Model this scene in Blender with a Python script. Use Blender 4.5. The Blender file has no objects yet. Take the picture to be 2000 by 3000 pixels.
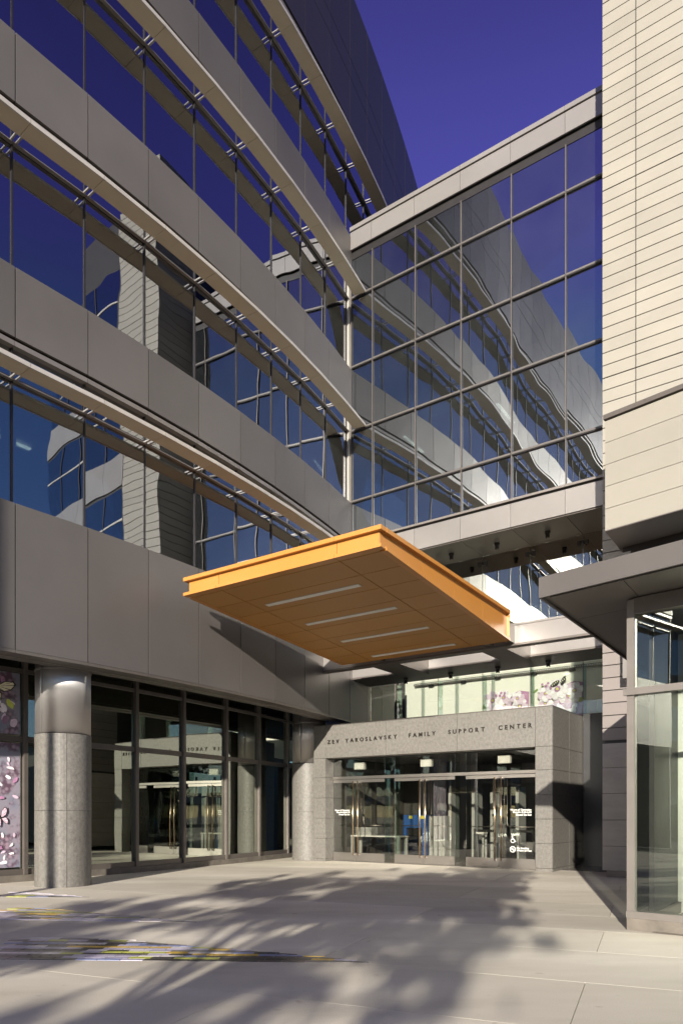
import bpy, math, random
from mathutils import Vector, Matrix
random.seed(7)
sc = bpy.context.scene
C = sc.collection
R = math.radians
# ------------------------------------------------------------------ camera, sky, sun
CAMH = 1.4
cd = bpy.data.cameras.new('camera'); cam = bpy.data.objects.new('camera', cd); C.objects.link(cam)
cam.location = (0, 0, CAMH); cam.rotation_euler = (R(90), 0, 0)
cd.sensor_fit = 'HORIZONTAL'; cd.sensor_width = 36; cd.lens = 36 * 2100 / 2000
cd.shift_x = 0; cd.shift_y = (2386 - 1500) / 2000
cd.clip_start = .05; cd.clip_end = 2000
sc.camera = cam
SUN_EL = 14.5; SDX, SDY = .252, .968            # light travels along +SDX, +SDY
w = bpy.data.worlds.new('World'); sc.world = w; w.use_nodes = True
nt = w.node_tree; bg = nt.nodes['Background']
sky = nt.nodes.new('ShaderNodeTexSky'); sky.sky_type = 'NISHITA'; sky.sun_disc = False
sky.sun_elevation = R(SUN_EL); sky.sun_rotation = math.atan2(-SDX, -SDY)
sky.air_density = 1.0; sky.dust_density = .3; sky.ozone_density = 4.0
tint = nt.nodes.new('ShaderNodeMix'); tint.data_type = 'RGBA'; tint.blend_type = 'MULTIPLY'; tint.inputs[0].default_value = 1
geo = nt.nodes.new('ShaderNodeTexCoord'); sep = nt.nodes.new('ShaderNodeSeparateXYZ'); nt.links.new(geo.outputs['Generated'], sep.inputs[0])
tr_ = nt.nodes.new('ShaderNodeValToRGB'); tr_.color_ramp.interpolation = 'EASE'; nt.links.new(sep.outputs[2], tr_.inputs[0])
tr_.color_ramp.elements[0].position = .0; tr_.color_ramp.elements[0].color = (.90, .98, 1.08, 1)
tr_.color_ramp.elements[1].position = .82; tr_.color_ramp.elements[1].color = (.86, .36, .92, 1)
_e = tr_.color_ramp.elements.new(.50); _e.color = (.95, .86, 1.10, 1)
_e = tr_.color_ramp.elements.new(.64); _e.color = (1.22, .56, 1.36, 1)
nt.links.new(tr_.outputs[0], tint.inputs[7])
nt.links.new(sky.outputs[0], tint.inputs[6]); nt.links.new(tint.outputs[2], bg.inputs[0])
bg.inputs[1].default_value = .053
sd = bpy.data.lights.new('sun', 'SUN'); sun = bpy.data.objects.new('sun', sd); C.objects.link(sun)
sd.energy = 5.0; sd.angle = R(.5); sd.color = (1.0, .925, .80)
el = R(SUN_EL)
sun.rotation_euler = Vector((-SDX * math.cos(el), -SDY * math.cos(el), math.sin(el))).to_track_quat('Z', 'Y').to_euler()
sun.location = (-20, -60, 30)
vs = sc.view_settings
sc.display_settings.display_device = 'sRGB'
vs.view_transform = 'Standard'; vs.look = 'None'; vs.exposure = 1.1; vs.gamma = 1; vs.use_curve_mapping = False
cy = sc.cycles
cy.max_bounces = 10; cy.diffuse_bounces = 3; cy.glossy_bounces = 5; cy.transmission_bounces = 6; cy.transparent_max_bounces = 24
cy.sample_clamp_indirect = 6; cy.use_denoising = True; cy.blur_glossy = .5

# ------------------------------------------------------------------ materials
MATS = {}
def newmat(name):
    m = bpy.data.materials.new(name); m.use_nodes = True; MATS[name] = m
    n = m.node_tree.nodes; return m, n, m.node_tree.links, n['Principled BSDF'], n['Material Output']
def setc(s, c): s.default_value = (c[0], c[1], c[2], 1)
def noise(n, l, scale, det=4, rough=.55, vec=None, coord='Object', stretch=None):
    t = n.new('ShaderNodeTexNoise'); t.inputs['Scale'].default_value = scale; t.inputs['Detail'].default_value = det
    t.inputs['Roughness'].default_value = rough
    tc = n.new('ShaderNodeTexCoord'); o = tc.outputs[coord]
    if coord == 'World':
        pass
    if stretch:
        mp = n.new('ShaderNodeMapping'); mp.inputs['Scale'].default_value = stretch; l.new(o, mp.inputs[0]); o = mp.outputs[0]
    l.new(o, t.inputs['Vector']); return t
def ramp(n, l, src, stops):
    r = n.new('ShaderNodeValToRGB'); l.new(src, r.inputs[0]); e = r.color_ramp.elements
    e[0].position = stops[0][0]; e[0].color = (*stops[0][1], 1)
    e[1].position = stops[-1][0]; e[1].color = (*stops[-1][1], 1)
    for p, c in stops[1:-1]:
        q = e.new(p); q.color = (*c, 1)
    return r
def simple(name, col, rough=.5, metal=0, var=.08, nscale=3, bump=0, bscale=60, objvar=.04, stretch=None, spec=.5, bdist=.01):
    m, n, l, p, o = newmat(name)
    c0 = tuple(x * (1 - var) for x in col); c1 = tuple(min(1, x * (1 + var)) for x in col)
    t = noise(n, l, nscale, 6, .6, stretch=stretch)
    r = ramp(n, l, t.outputs[0], [(.3, c0), (.7, c1)])
    oi = n.new('ShaderNodeObjectInfo'); mr = n.new('ShaderNodeMapRange')
    mr.inputs[3].default_value = 1 - objvar; mr.inputs[4].default_value = 1 + objvar; l.new(oi.outputs['Random'], mr.inputs[0])
    mx = n.new('ShaderNodeVectorMath'); mx.operation = 'SCALE'; l.new(r.outputs[0], mx.inputs[0]); l.new(mr.outputs[0], mx.inputs['Scale'])
    l.new(mx.outputs[0], p.inputs['Base Color'])
    rr = n.new('ShaderNodeMapRange'); rr.inputs[3].default_value = max(.02, rough * .88); rr.inputs[4].default_value = min(1, rough * 1.12)
    l.new(t.outputs[0], rr.inputs[0]); l.new(rr.outputs[0], p.inputs['Roughness'])
    p.inputs['Metallic'].default_value = metal; p.inputs['Specular IOR Level'].default_value = spec
    if bump:
        b = n.new('ShaderNodeBump'); b.inputs['Strength'].default_value = bump; b.inputs['Distance'].default_value = bdist
        t2 = noise(n, l, bscale, 3); l.new(t2.outputs[0], b.inputs['Height']); l.new(b.outputs[0], p.inputs['Normal'])
    return m
simple('panel_metal', (.118, .108, .104), .47, .35, .08, .5, .25, .9, .08, bdist=.02, spec=.3)
simple('panel_dark', (.045, .040, .048), .40, .5, .05, .6, 0, 1, .03)
simple('panel_light', (.245, .23, .22), .34, .4, .04, .6, .12, 1.2, .03, bdist=.02)
simple('trim_grey', (.21, .19, .175), .4, .5)
simple('trim_dark', (.020, .018, .019), .45, .3)
simple('trim_brown', (.12, .105, .095), .42, .4)
simple('trim_light', (.45, .42, .38), .35, .3)
simple('shade_beige', (.42, .35, .25), .55, 0, .03)
simple('trim_mid', (.125, .115, .108), .42, .4)
simple('bracket_metal', (.38, .365, .345), .35, .6)
simple('steel', (.33, .305, .28), .34, .9, .03, 2, 0, 40, .02)
simple('steel_brushed', (.29, .275, .27), .30, .55, .03, 3, 0, 90, .02, stretch=(1, 1, .05))
_m = simple('sleeve_metal', (.40, .38, .37), .42, .8, .03, 3, 0, 90, .02, stretch=(1, 1, .05))
_n = _m.node_tree.nodes; _p = _n['Principled BSDF']; _p.inputs['Anisotropic'].default_value = .92
_tg = _n.new('ShaderNodeTangent'); _tg.direction_type = 'RADIAL'; _tg.axis = 'Z'; _m.node_tree.links.new(_tg.outputs[0], _p.inputs['Tangent'])
simple('bronze', (.52, .40, .27), .25, 1)
simple('orange_face', (.41, .175, .036), .30, 0, .03, 1, 0, 1, .015)
simple('orange_soffit', (.36, .17, .034), .42, 0, .03, 1, 0, 1, .04)
simple('beige_tile', (.222, .206, .175), .55, 0, .05, 1.2, .1, 90, .05)
simple('beige_metal', (.222, .206, .175), .5, 0, .03, 1.2, 0, 1, .03)
simple('pinkish_shade_tile', (.155, .134, .126), .55, 0, .06, 1.2, .1, 90, .05)  # pinkish lower tile, darkened so its colour carries the shade on the wall
simple('plaster', (.30, .277, .252), .7, 0, .12, 1.5, .2, 60, .05, stretch=(1, 1, 3))
simple('cream_wall', (.72, .69, .635), .8, 0, .03)
simple('dark_interior', (.055, .052, .05), .7, 0, .2, .5)
simple('interior_mid', (.16, .155, .15), .7, 0, .1, .5)
simple('interior_ceiling', (.30, .30, .29), .8)
simple('blind', (.34, .33, .31), .8, 0, .04)
simple('floor_interior', (.12, .11, .10), .25, 0, .1, 1)
simple('granite_dark', (.07, .065, .06), .5, 0, .25, 40)
simple('kerb_conc', (.12, .105, .088), .8, 0, .3, 4, .4, 60)
simple('white_paint', (.78, .78, .75), .5)
simple('grey_plastic', (.42, .43, .42), .5)
simple('black_plastic', (.02, .02, .02), .4)
simple('blue_paint', (.03, .10, .32), .4)
simple('yellow_label', (.75, .62, .03), .5)
simple('letter_metal', (.035, .029, .025), .35, .7)
simple('column_cream', (.62, .63, .58), .65)
simple('bark', (.10, .075, .05), .9, 0, .3, 8, .5, 30)
simple('leaf', (.055, .085, .03), .55, 0, .35, .6, 0, 1, .1)
simple('leaf_palm', (.05, .08, .03), .5, 0, .3, 2)
simple('asphalt', (.05, .05, .052), .85, 0, .2, 10)
simple('car_blue', (.02, .035, .10), .25, .3)
simple('rubber', (.02, .02, .02), .8)
for nm, col in {'petal_pink': (.62, .48, .60), 'petal_white': (.78, .72, .78), 'petal_deep': (.40, .20, .34), 'petal_dark': (.22, .12, .20),
                'leaf_green': (.20, .30, .06), 'lime': (.50, .55, .10), 'wing_black': (.02, .018, .02), 'wing_pale': (.72, .68, .50), 'wing_pink': (.75, .55, .66)}.items():
    simple(nm, col, .5, 0, .22, 9, objvar=.1)
# stone with mottled speckle
def stone(name, a, b, c):
    m, n, l, p, o = newmat(name)
    t1 = noise(n, l, 17, 8, .7, stretch=(1, 1, .75)); r1 = ramp(n, l, t1.outputs[0], [(.30, a), (.5, b), (.72, c)])
    t2 = noise(n, l, 60, 4, .7); r2 = ramp(n, l, t2.outputs[0], [(.3, (.78, .78, .78)), (.55, (1, 1, 1)), (.75, (1.12, 1.12, 1.12))])
    mx = n.new('ShaderNodeMix'); mx.data_type = 'RGBA'; mx.blend_type = 'MULTIPLY'; mx.inputs[0].default_value = 1
    l.new(r1.outputs[0], mx.inputs[6]); l.new(r2.outputs[0], mx.inputs[7])
    t3 = noise(n, l, 1.1, 3, .5); r3 = ramp(n, l, t3.outputs[0], [(.3, (.93, .93, .93)), (.7, (1.04, 1.04, 1.04))])
    m2 = n.new('ShaderNodeMix'); m2.data_type = 'RGBA'; m2.blend_type = 'MULTIPLY'; m2.inputs[0].default_value = 1
    l.new(mx.outputs[2], m2.inputs[6]); l.new(r3.outputs[0], m2.inputs[7])
    l.new(m2.outputs[2], p.inputs['Base Color']); p.inputs['Roughness'].default_value = .55
    v = n.new('ShaderNodeTexVoronoi'); v.inputs['Scale'].default_value = 45
    tc = n.new('ShaderNodeTexCoord'); l.new(tc.outputs['Object'], v.inputs['Vector'])
    b_ = n.new('ShaderNodeBump'); b_.inputs['Strength'].default_value = .12; b_.inputs['Distance'].default_value = .003
    l.new(v.outputs[0], b_.inputs['Height']); l.new(b_.outputs[0], p.inputs['Normal'])
stone('stone', (.085, .079, .071), (.128, .120, .109), (.175, .165, .150))
# concrete paving
def concrete():
    m, n, l, p, o = newmat('concrete')
    t1 = noise(n, l, .55, 7, .62, stretch=(.5, 1.5, 1)); r1 = ramp(n, l, t1.outputs[0], [(.30, (.45, .41, .34)), (.45, (.55, .505, .425)), (.56, (.59, .545, .465)), (.70, (.68, .635, .55))])
    t2 = noise(n, l, 90, 3, .7); r2 = ramp(n, l, t2.outputs[0], [(.3, (.84, .84, .84)), (.55, (1, 1, 1)), (.8, (1.06, 1.06, 1.06))])
    mx = n.new('ShaderNodeMix'); mx.data_type = 'RGBA'; mx.blend_type = 'MULTIPLY'; mx.inputs[0].default_value = 1
    l.new(r1.outputs[0], mx.inputs[6]); l.new(r2.outputs[0], mx.inputs[7])
    oi = n.new('ShaderNodeObjectInfo'); mr = n.new('ShaderNodeMapRange'); mr.inputs[3].default_value = .86; mr.inputs[4].default_value = 1.06
    l.new(oi.outputs['Random'], mr.inputs[0])
    sc_ = n.new('ShaderNodeVectorMath'); sc_.operation = 'SCALE'; l.new(mx.outputs[2], sc_.inputs[0]); l.new(mr.outputs[0], sc_.inputs['Scale'])
    # sparse dark spots
    t4 = noise(n, l, 5.5, 2, .4); r4 = ramp(n, l, t4.outputs[0], [(.22, (.55, .5, .45)), (.30, (1, 1, 1)), (.9, (1, 1, 1))])
    m4 = n.new('ShaderNodeMix'); m4.data_type = 'RGBA'; m4.blend_type = 'MULTIPLY'; m4.inputs[0].default_value = .6
    l.new(sc_.outputs[0], m4.inputs[6]); l.new(r4.outputs[0], m4.inputs[7])
    l.new(m4.outputs[2], p.inputs['Base Color']); p.inputs['Roughness'].default_value = .62
    b_ = n.new('ShaderNodeBump'); b_.inputs['Strength'].default_value = .15; b_.inputs['Distance'].default_value = .003
    l.new(t2.outputs[0], b_.inputs['Height']); l.new(b_.outputs[0], p.inputs['Normal'])
concrete()
# glass: coated mirror-like pane mixed with tinted see-through
def glass(name, refl0, refl1, tintt, gcol, wav=.06, wscale=.9, dist=.05):
    m, n, l, p, o = newmat(name); n.remove(p)
    g = n.new('ShaderNodeBsdfGlossy'); g.inputs['Roughness'].default_value = .0; setc(g.inputs['Color'], gcol)
    tr = n.new('ShaderNodeBsdfTransparent'); setc(tr.inputs['Color'], tintt)
    mx = n.new('ShaderNodeMixShader'); lw = n.new('ShaderNodeLayerWeight'); lw.inputs['Blend'].default_value = .35
    mr = n.new('ShaderNodeMapRange'); mr.inputs[3].default_value = refl0; mr.inputs[4].default_value = refl1
    l.new(lw.outputs['Fresnel'], mr.inputs[0]); l.new(mr.outputs[0], mx.inputs[0]); l.new(tr.outputs[0], mx.inputs[1]); l.new(g.outputs[0], mx.inputs[2])
    if wav:
        tc = n.new('ShaderNodeTexCoord'); oi = n.new('ShaderNodeObjectInfo'); ad = n.new('ShaderNodeVectorMath'); ad.operation = 'ADD'
        cmb = n.new('ShaderNodeCombineXYZ'); ml = n.new('ShaderNodeMath'); ml.operation = 'MULTIPLY'; ml.inputs[1].default_value = 37
        l.new(oi.outputs['Random'], ml.inputs[0]); l.new(ml.outputs[0], cmb.inputs[0]); l.new(ml.outputs[0], cmb.inputs[2])
        l.new(tc.outputs['Object'], ad.inputs[0]); l.new(cmb.outputs[0], ad.inputs[1])
        t = n.new('ShaderNodeTexNoise'); t.inputs['Scale'].default_value = wscale; t.inputs['Detail'].default_value = 1; l.new(ad.outputs[0], t.inputs['Vector'])
        b_ = n.new('ShaderNodeBump'); b_.inputs['Strength'].default_value = wav; b_.inputs['Distance'].default_value = dist
        l.new(t.outputs[0], b_.inputs['Height']); l.new(b_.outputs[0], g.inputs['Normal'])
    l.new(mx.outputs[0], o.inputs['Surface'])
glass('glass_coated', .40, 1.0, (.42, .50, .50), (.80, .84, .90), .13, .8)
glass('glass_bridge', .44, 1.0, (.45, .52, .52), (.84, .88, .92), .11, .8)
_m = MATS['glass_bridge']; _n = _m.node_tree.nodes; _l = _m.node_tree.links; _d = _n.new('ShaderNodeBsdfDiffuse'); setc(_d.inputs[0], (.40, .42, .42)); _mx = _n.new('ShaderNodeMixShader')
_t = noise(_n, _l, .7, 4, .6); _mr = _n.new('ShaderNodeMapRange'); _mr.inputs[3].default_value = .0; _mr.inputs[4].default_value = .03; _l.new(_t.outputs[0], _mr.inputs[0]); _l.new(_mr.outputs[0], _mx.inputs[0])
_o = [q for q in _n if q.type == 'OUTPUT_MATERIAL'][0]; _l.new(_o.inputs['Surface'].links[0].from_socket, _mx.inputs[1]); _l.new(_d.outputs[0], _mx.inputs[2]); _l.new(_mx.outputs[0], _o.inputs['Surface'])
glass('glass_lobby', .42, 1, (.48, .52, .46), (.86, .92, .82), .07, .7)
glass('glass_upper', .20, .9, (.90, .93, .90), (.9, .93, .9), .10, .7)
glass('glass_show', .09, .7, (.93, .95, .92), (.86, .92, .88), .05, .7)
glass('glass_clear', .06, .8, (.94, .96, .94), (.92, .95, .92), .10, .7)
glass('glass_door', .06, .9, (.80, .80, .77), (.92, .92, .92), .03, .7)
glass('glass_fin', .07, .4, (.85, .92, .88), (.8, .9, .85), 0)
def emis(name, col, s):
    m, n, l, p, o = newmat(name); setc(p.inputs['Base Color'], col); setc(p.inputs['Emission Color'], col); p.inputs['Emission Strength'].default_value = s
    # faint mottling so that diffusers are not dead flat
    t = noise(n, l, 8, 2); mr = n.new('ShaderNodeMapRange'); mr.inputs[3].default_value = s * .85; mr.inputs[4].default_value = s * 1.15
    l.new(t.outputs[0], mr.inputs[0]); l.new(mr.outputs[0], p.inputs['Emission Strength'])
emis('lamp_strip', (1, .95, .82), 1.2)
simple('diffuser', (.62, .60, .55), .6)
TILEC = {'tile_dark': (.055, .05, .05), 'tile_grey': (.17, .155, .15), 'tile_brown': (.11, .09, .08), 'tile_lilac': (.42, .39, .50), 'tile_white': (.58, .54, .54),
         'tile_blue': (.20, .23, .40), 'tile_yellow': (.55, .37, .06), 'tile_lime': (.46, .48, .10)}
for k, c in TILEC.items(): simple(k, c, .3, 0, .12, 12, objvar=.1)
# printed film of blossoms and sky, its colours darkened to hold shade
def film():
    m, n, l, p, o = newmat('film_print')
    t1 = noise(n, l, 1.2, 3, .5); r1 = ramp(n, l, t1.outputs[0], [(.3, (.10, .15, .25)), (.5, (.24, .23, .28)), (.7, (.30, .24, .29))])
    v = n.new('ShaderNodeTexVoronoi'); v.inputs['Scale'].default_value = 11; tc = n.new('ShaderNodeTexCoord'); l.new(tc.outputs['Object'], v.inputs['Vector'])
    t2 = noise(n, l, 2.3, 5, .7); r2 = ramp(n, l, t2.outputs[0], [(.45, (0, 0, 0)), (.56, (1, 1, 1))])
    r3 = ramp(n, l, v.outputs['Distance'], [(.1, (.34, .22, .30)), (.35, (.26, .19, .24)), (.6, (.11, .07, .10))])
    mx = n.new('ShaderNodeMix'); mx.data_type = 'RGBA'; l.new(r2.outputs[0], mx.inputs[0]); l.new(r1.outputs[0], mx.inputs[6]); l.new(r3.outputs[0], mx.inputs[7])
    l.new(mx.outputs[2], p.inputs['Base Color']); p.inputs['Roughness'].default_value = .3
film()

# ------------------------------------------------------------------ mesh helpers
class MB:
    def __init__(s): s.v = []; s.f = []
    def hexa(s, p):                      # p: 8 points, bottom 4 (ccw) then top 4
        b = len(s.v); s.v += [tuple(q) for q in p]
        s.f += [tuple(b + i for i in q) for q in ((3, 2, 1, 0), (4, 5, 6, 7), (0, 1, 5, 4), (1, 2, 6, 5), (2, 3, 7, 6), (3, 0, 4, 7))]
        return s
    def box(s, x0, x1, y0, y1, z0, z1, dz=None):
        x0, x1 = min(x0, x1), max(x0, x1); y0, y1 = min(y0, y1), max(y0, y1); z0, z1 = min(z0, z1), max(z0, z1)
        return s.hexa([(x0, y0, z0), (x1, y0, z0), (x1, y1, z0), (x0, y1, z0), (x0, y0, z1), (x1, y0, z1), (x1, y1, z1), (x0, y1, z1)])
    def cbox(s, x0, x1, y0, y1, z0, z1, c=.006):   # chamfered box
        x0, x1 = min(x0, x1), max(x0, x1); y0, y1 = min(y0, y1), max(y0, y1); z0, z1 = min(z0, z1), max(z0, z1)
        b = len(s.v); X = (x0, x1); Y = (y0, y1); Z = (z0, z1); idx = {}
        for i in (0, 1):
            for j in (0, 1):
                for k in (0, 1):
                    sx = c if i == 0 else -c; sy = c if j == 0 else -c; sz = c if k == 0 else -c
                    for ax, q in ((0, (X[i], Y[j] + sy, Z[k] + sz)), (1, (X[i] + sx, Y[j], Z[k] + sz)), (2, (X[i] + sx, Y[j] + sy, Z[k]))):
                        idx[i, j, k, ax] = len(s.v); s.v.append(q)
        I = idx
        def q(*a): s.f.append(tuple(a))
        q(I[0, 0, 0, 0], I[0, 0, 1, 0], I[0, 1, 1, 0], I[0, 1, 0, 0]); q(I[1, 0, 0, 0], I[1, 1, 0, 0], I[1, 1, 1, 0], I[1, 0, 1, 0])
        q(I[0, 0, 0, 1], I[1, 0, 0, 1], I[1, 0, 1, 1], I[0, 0, 1, 1]); q(I[0, 1, 0, 1], I[0, 1, 1, 1], I[1, 1, 1, 1], I[1, 1, 0, 1])
        q(I[0, 0, 0, 2], I[0, 1, 0, 2], I[1, 1, 0, 2], I[1, 0, 0, 2]); q(I[0, 0, 1, 2], I[1, 0, 1, 2], I[1, 1, 1, 2], I[0, 1, 1, 2])
        for i in (0, 1):
            for j in (0, 1): q(I[i, j, 0, 0], I[i, j, 1, 0], I[i, j, 1, 1], I[i, j, 0, 1])
            for k in (0, 1): q(I[i, 0, k, 0], I[i, 1, k, 0], I[i, 1, k, 2], I[i, 0, k, 2])
        for j in (0, 1):
            for k in (0, 1): q(I[0, j, k, 1], I[1, j, k, 1], I[1, j, k, 2], I[0, j, k, 2])
        for i in (0, 1):
            for j in (0, 1):
                for k in (0, 1): q(I[i, j, k, 0], I[i, j, k, 1], I[i, j, k, 2])
        return s
    def prism(s, pts, z0, z1):           # polygon prism; z0/z1 numbers or lists
        n = len(pts); b = len(s.v)
        a0 = z0 if isinstance(z0, (list, tuple)) else [z0] * n; a1 = z1 if isinstance(z1, (list, tuple)) else [z1] * n
        s.v += [(p[0], p[1], a0[i]) for i, p in enumerate(pts)] + [(p[0], p[1], a1[i]) for i, p in enumerate(pts)]
        s.f.append(tuple(b + i for i in reversed(range(n)))); s.f.append(tuple(b + n + i for i in range(n)))
        for i in range(n):
            j = (i + 1) % n; s.f.append((b + i, b + j, b + n + j, b + n + i))
        return s
    def poly(s, pts): b = len(s.v); s.v += [tuple(p) for p in pts]; s.f.append(tuple(range(b, b + len(pts)))); return s
    def cyl(s, x, y, z0, z1, r, n=24, r1=None, a0=0, a1=2 * math.pi):
        r1 = r if r1 is None else r1; b = len(s.v); full = abs(a1 - a0 - 2 * math.pi) < 1e-6
        for z, rr in ((z0, r), (z1, r1)):
            for i in range(n): t = a0 + (a1 - a0) * i / (n if full else n - 1); s.v.append((x + rr * math.cos(t), y + rr * math.sin(t), z))
        for i in range(n if full else n - 1): j = (i + 1) % n; s.f.append((b + i, b + j, b + n + j, b + n + i))
        s.f.append(tuple(b + i for i in reversed(range(n)))); s.f.append(tuple(b + n + i for i in range(n)))
        return s
    def tube(s, pts, r, n=8, r1=None):
        pts = [Vector(p) for p in pts]; b = len(s.v); N = len(pts); prev = None
        for i, p in enumerate(pts):
            d = (pts[min(i + 1, N - 1)] - pts[max(i - 1, 0)]).normalized()
            u = d.orthogonal().normalized() if prev is None else (prev - d * prev.dot(d)).normalized(); prev = u
            v = d.cross(u); rr = r if r1 is None else r + (r1 - r) * i / (N - 1)
            for k in range(n): t = 2 * math.pi * k / n; s.v.append(tuple(p + (u * math.cos(t) + v * math.sin(t)) * rr))
        for i in range(N - 1):
            for k in range(n): k2 = (k + 1) % n; s.f.append((b + i * n + k, b + i * n + k2, b + (i + 1) * n + k2, b + (i + 1) * n + k))
        s.f.append(tuple(b + k for k in reversed(range(n)))); s.f.append(tuple(b + (N - 1) * n + k for k in range(n)))
        return s
    def mesh(s, name, mat=None, smooth=False, recalc=True):
        me = bpy.data.meshes.new(name); me.from_pydata(s.v, [], s.f)
        if mat: me.materials.append(MATS[mat])
        if recalc:
            import bmesh
            bm = bmesh.new(); bm.from_mesh(me); bmesh.ops.recalc_face_normals(bm, faces=bm.faces); bm.to_mesh(me); bm.free()
        if smooth:
            me.polygons.foreach_set('use_smooth', [len(p.vertices) == 4 for p in me.polygons])
        me.update(); return me
def part(name, mb, mat, parent=None, label=None, kind=None, smooth=False, recalc=True):
    me = mb if isinstance(mb, bpy.types.Mesh) else mb.mesh(name, mat, smooth, recalc)
    o = bpy.data.objects.new(name, me); C.objects.link(o)
    if parent is not None: o.parent = parent
    if label: o['label'] = label
    if kind: o['kind'] = kind
    return o
def thing(name, label, cat, loc=(0, 0, 0), rz=0, group=None):
    o = bpy.data.objects.new(name, None); o.empty_display_size = .3; C.objects.link(o)
    o.location = loc; o.rotation_euler = (0, 0, rz); o['label'] = label; o['category'] = cat
    if group: o['group'] = group
    return o
def tag(o, label, cat, group=None):
    o['label'] = label; o['category'] = cat
    if group: o['group'] = group
    return o
def dup(root, loc=None, rz=None, label=None):
    r = root.copy(); C.objects.link(r)
    if loc is not None: r.location = loc
    if rz is not None: r.rotation_euler = (0, 0, rz)
    if label: r['label'] = label
    for ch in list(root.children):
        c = ch.copy(); C.objects.link(c); c.parent = r
        for g in ch.children: d = g.copy(); C.objects.link(d); d.parent = c
    return r

# ------------------------------------------------------------------ site axes
O = (5.09, 17.31); U = (.8192, -.5735); V = (.5735, .8192); RZ = math.atan2(U[1], U[0])
def W(a, b): return (O[0] + a * U[0] + b * V[0], O[1] + a * U[1] + b * V[1])

# ------------------------------------------------------------------ ground
gmb = MB(); gmb.poly([(-400, -300, -.05), (400, -300, -.05), (400, 500, -.05), (-400, 500, -.05)])
ground = part('ground', gmb, 'asphalt', kind='structure', recalc=False)
pav = part('pavement', MB().poly([(-16, -8, -.02), (18, -8, -.02), (18, 34, -.02), (-16, 34, -.02)]), 'granite_dark', kind='structure', recalc=False)
g1 = (.92, -.392); g2 = (.392, .92)
rows = [-6.2, -3.4, -.6, .6, 2.0, 3.4, 4.85, 6.27, 7.70, 9.10, 10.4, 11.78, 13.77, 15.2, 17.0, 19.0, 21.2, 23.6, 27.0, 31.0, 36]
def gp(t, s_): return (t * g1[0] + s_ * g2[0], t * g1[1] + s_ * g2[1])
for ri in range(len(rows) - 1):
    s0, s1 = rows[ri] + .0025, rows[ri + 1] - .0025
    L = 4.9; ph = -.47 + (0 if ri % 2 == 0 else 2.45)
    for k in range(-5, 5):
        t0 = ph + k * L + .003; t1 = t0 + L - .006
        c = gp((t0 + t1) / 2, (s0 + s1) / 2)
        if not (-15 < c[0] < 16 and -7 < c[1] < 33): continue
        part('slab', MB().prism([gp(t0, s0), gp(t1, s0), gp(t1, s1), gp(t0, s1)], -.04, 0), 'concrete', pav)
# mosaic bands of thin pavers
def px2g(x, y): D = 2940. / (y - 2386.); return ((x - 1000) / 2100. * D, D)
def mosaic(bot, top, nrow, L, H, x0):
    B0, B1 = bot; dx, dy = B1[0] - B0[0], B1[1] - B0[1]; Ln = math.hypot(dx, dy); ux = (dx / Ln, dy / Ln); uy = (-ux[1], ux[0])
    loc = [((p[0] - B0[0]) * ux[0] + (p[1] - B0[1]) * ux[1], (p[0] - B0[0]) * uy[0] + (p[1] - B0[1]) * uy[1]) for p in top]
    def hh(t):
        if t <= loc[0][0]: return loc[0][1]
        for (t0, h0), (t1, h1) in zip(loc, loc[1:]):
            if t <= t1: return h0 + (h1 - h0) * (t - t0) / max(1e-6, t1 - t0)
        return 0
    names = list(TILEC); wts = [20, 16, 8, 20, 15, 11, 10, 8]; prev = 'tile_grey'
    for r in range(nrow):
        t = x0 + random.uniform(0, L)
        while t < Ln + .2:
            l_ = L; t1 = t + l_ - .008; y0, y1 = r * H, (r + 1) * H - .007
            hm = min(hh(t), hh(t1)); 
            if max(hh(t), hh(t1)) > y0 + .01 and t < Ln:
                ya, yb = min(y1, hh(t)), min(y1, hh(t1)); ya = max(ya, y0 + .006); yb = max(yb, y0 + .006)
                m = prev if random.random() < .38 else random.choices(names, wts)[0]; prev = m
                q = [(t, y0), (min(t1, Ln), y0), (min(t1, Ln), yb), (t, ya)]
                P = [(B0[0] + a * ux[0] + b * uy[0], B0[1] + a * ux[1] + b * uy[1]) for a, b in q]
                part('tile', MB().prism(P, -.02, .004 + random.uniform(0, .0015)), m, pav)
            t += l_
mosaic((px2g(0, 2812), px2g(1080, 2822.5)), [px2g(*p) for p in ((0, 2746), (150, 2747.5), (312, 2753), (393, 2757), (527, 2771), (675, 2783), (830, 2796), (962, 2810), (1117, 2823))], 15, .222, .0905, -.45)
mosaic((px2g(0, 2695), px2g(575, 2703)), [px2g(*p) for p in ((0, 2659), (112, 2663), (250, 2675), (420, 2690), (576, 2702))], 15, .30, .0905, -.6)
mosaic((px2g(0, 2629), px2g(262, 2630)), [px2g(*p) for p in ((0, 2614), (90, 2619), (262, 2629.5))], 9, .36, .10, -.3)

# ------------------------------------------------------------------ curved office building, left
PC = (-5.6538, 12.4332, .6928, -.0430, .0012, 1.3874)
def th(i): return PC[2] + PC[3] * i + PC[4] * i * i if i >= 0 else max(.60, PC[2] + .03 * i)
PP = {0: (PC[0], PC[1])}
x, y = PP[0]
for i in range(16):
    x += PC[5] * math.sin(th(i)); y += PC[5] * math.cos(th(i)); PP[i + 1] = (x, y)
x, y = PP[0]
for i in range(-1, -17, -1):
    x -= PC[5] * math.sin(th(i)); y -= PC[5] * math.cos(th(i)); PP[i] = (x, y)
def off(i, d):
    k = int(math.floor(i)); fr = i - k
    def at(j): t = th(j - .5); return (PP[j][0] + d * math.cos(t), PP[j][1] - d * math.sin(t))
    a = at(k)
    if fr < 1e-6: return a
    b = at(k + 1); return (a[0] + (b[0] - a[0]) * fr, a[1] + (b[1] - a[1]) * fr)
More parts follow.
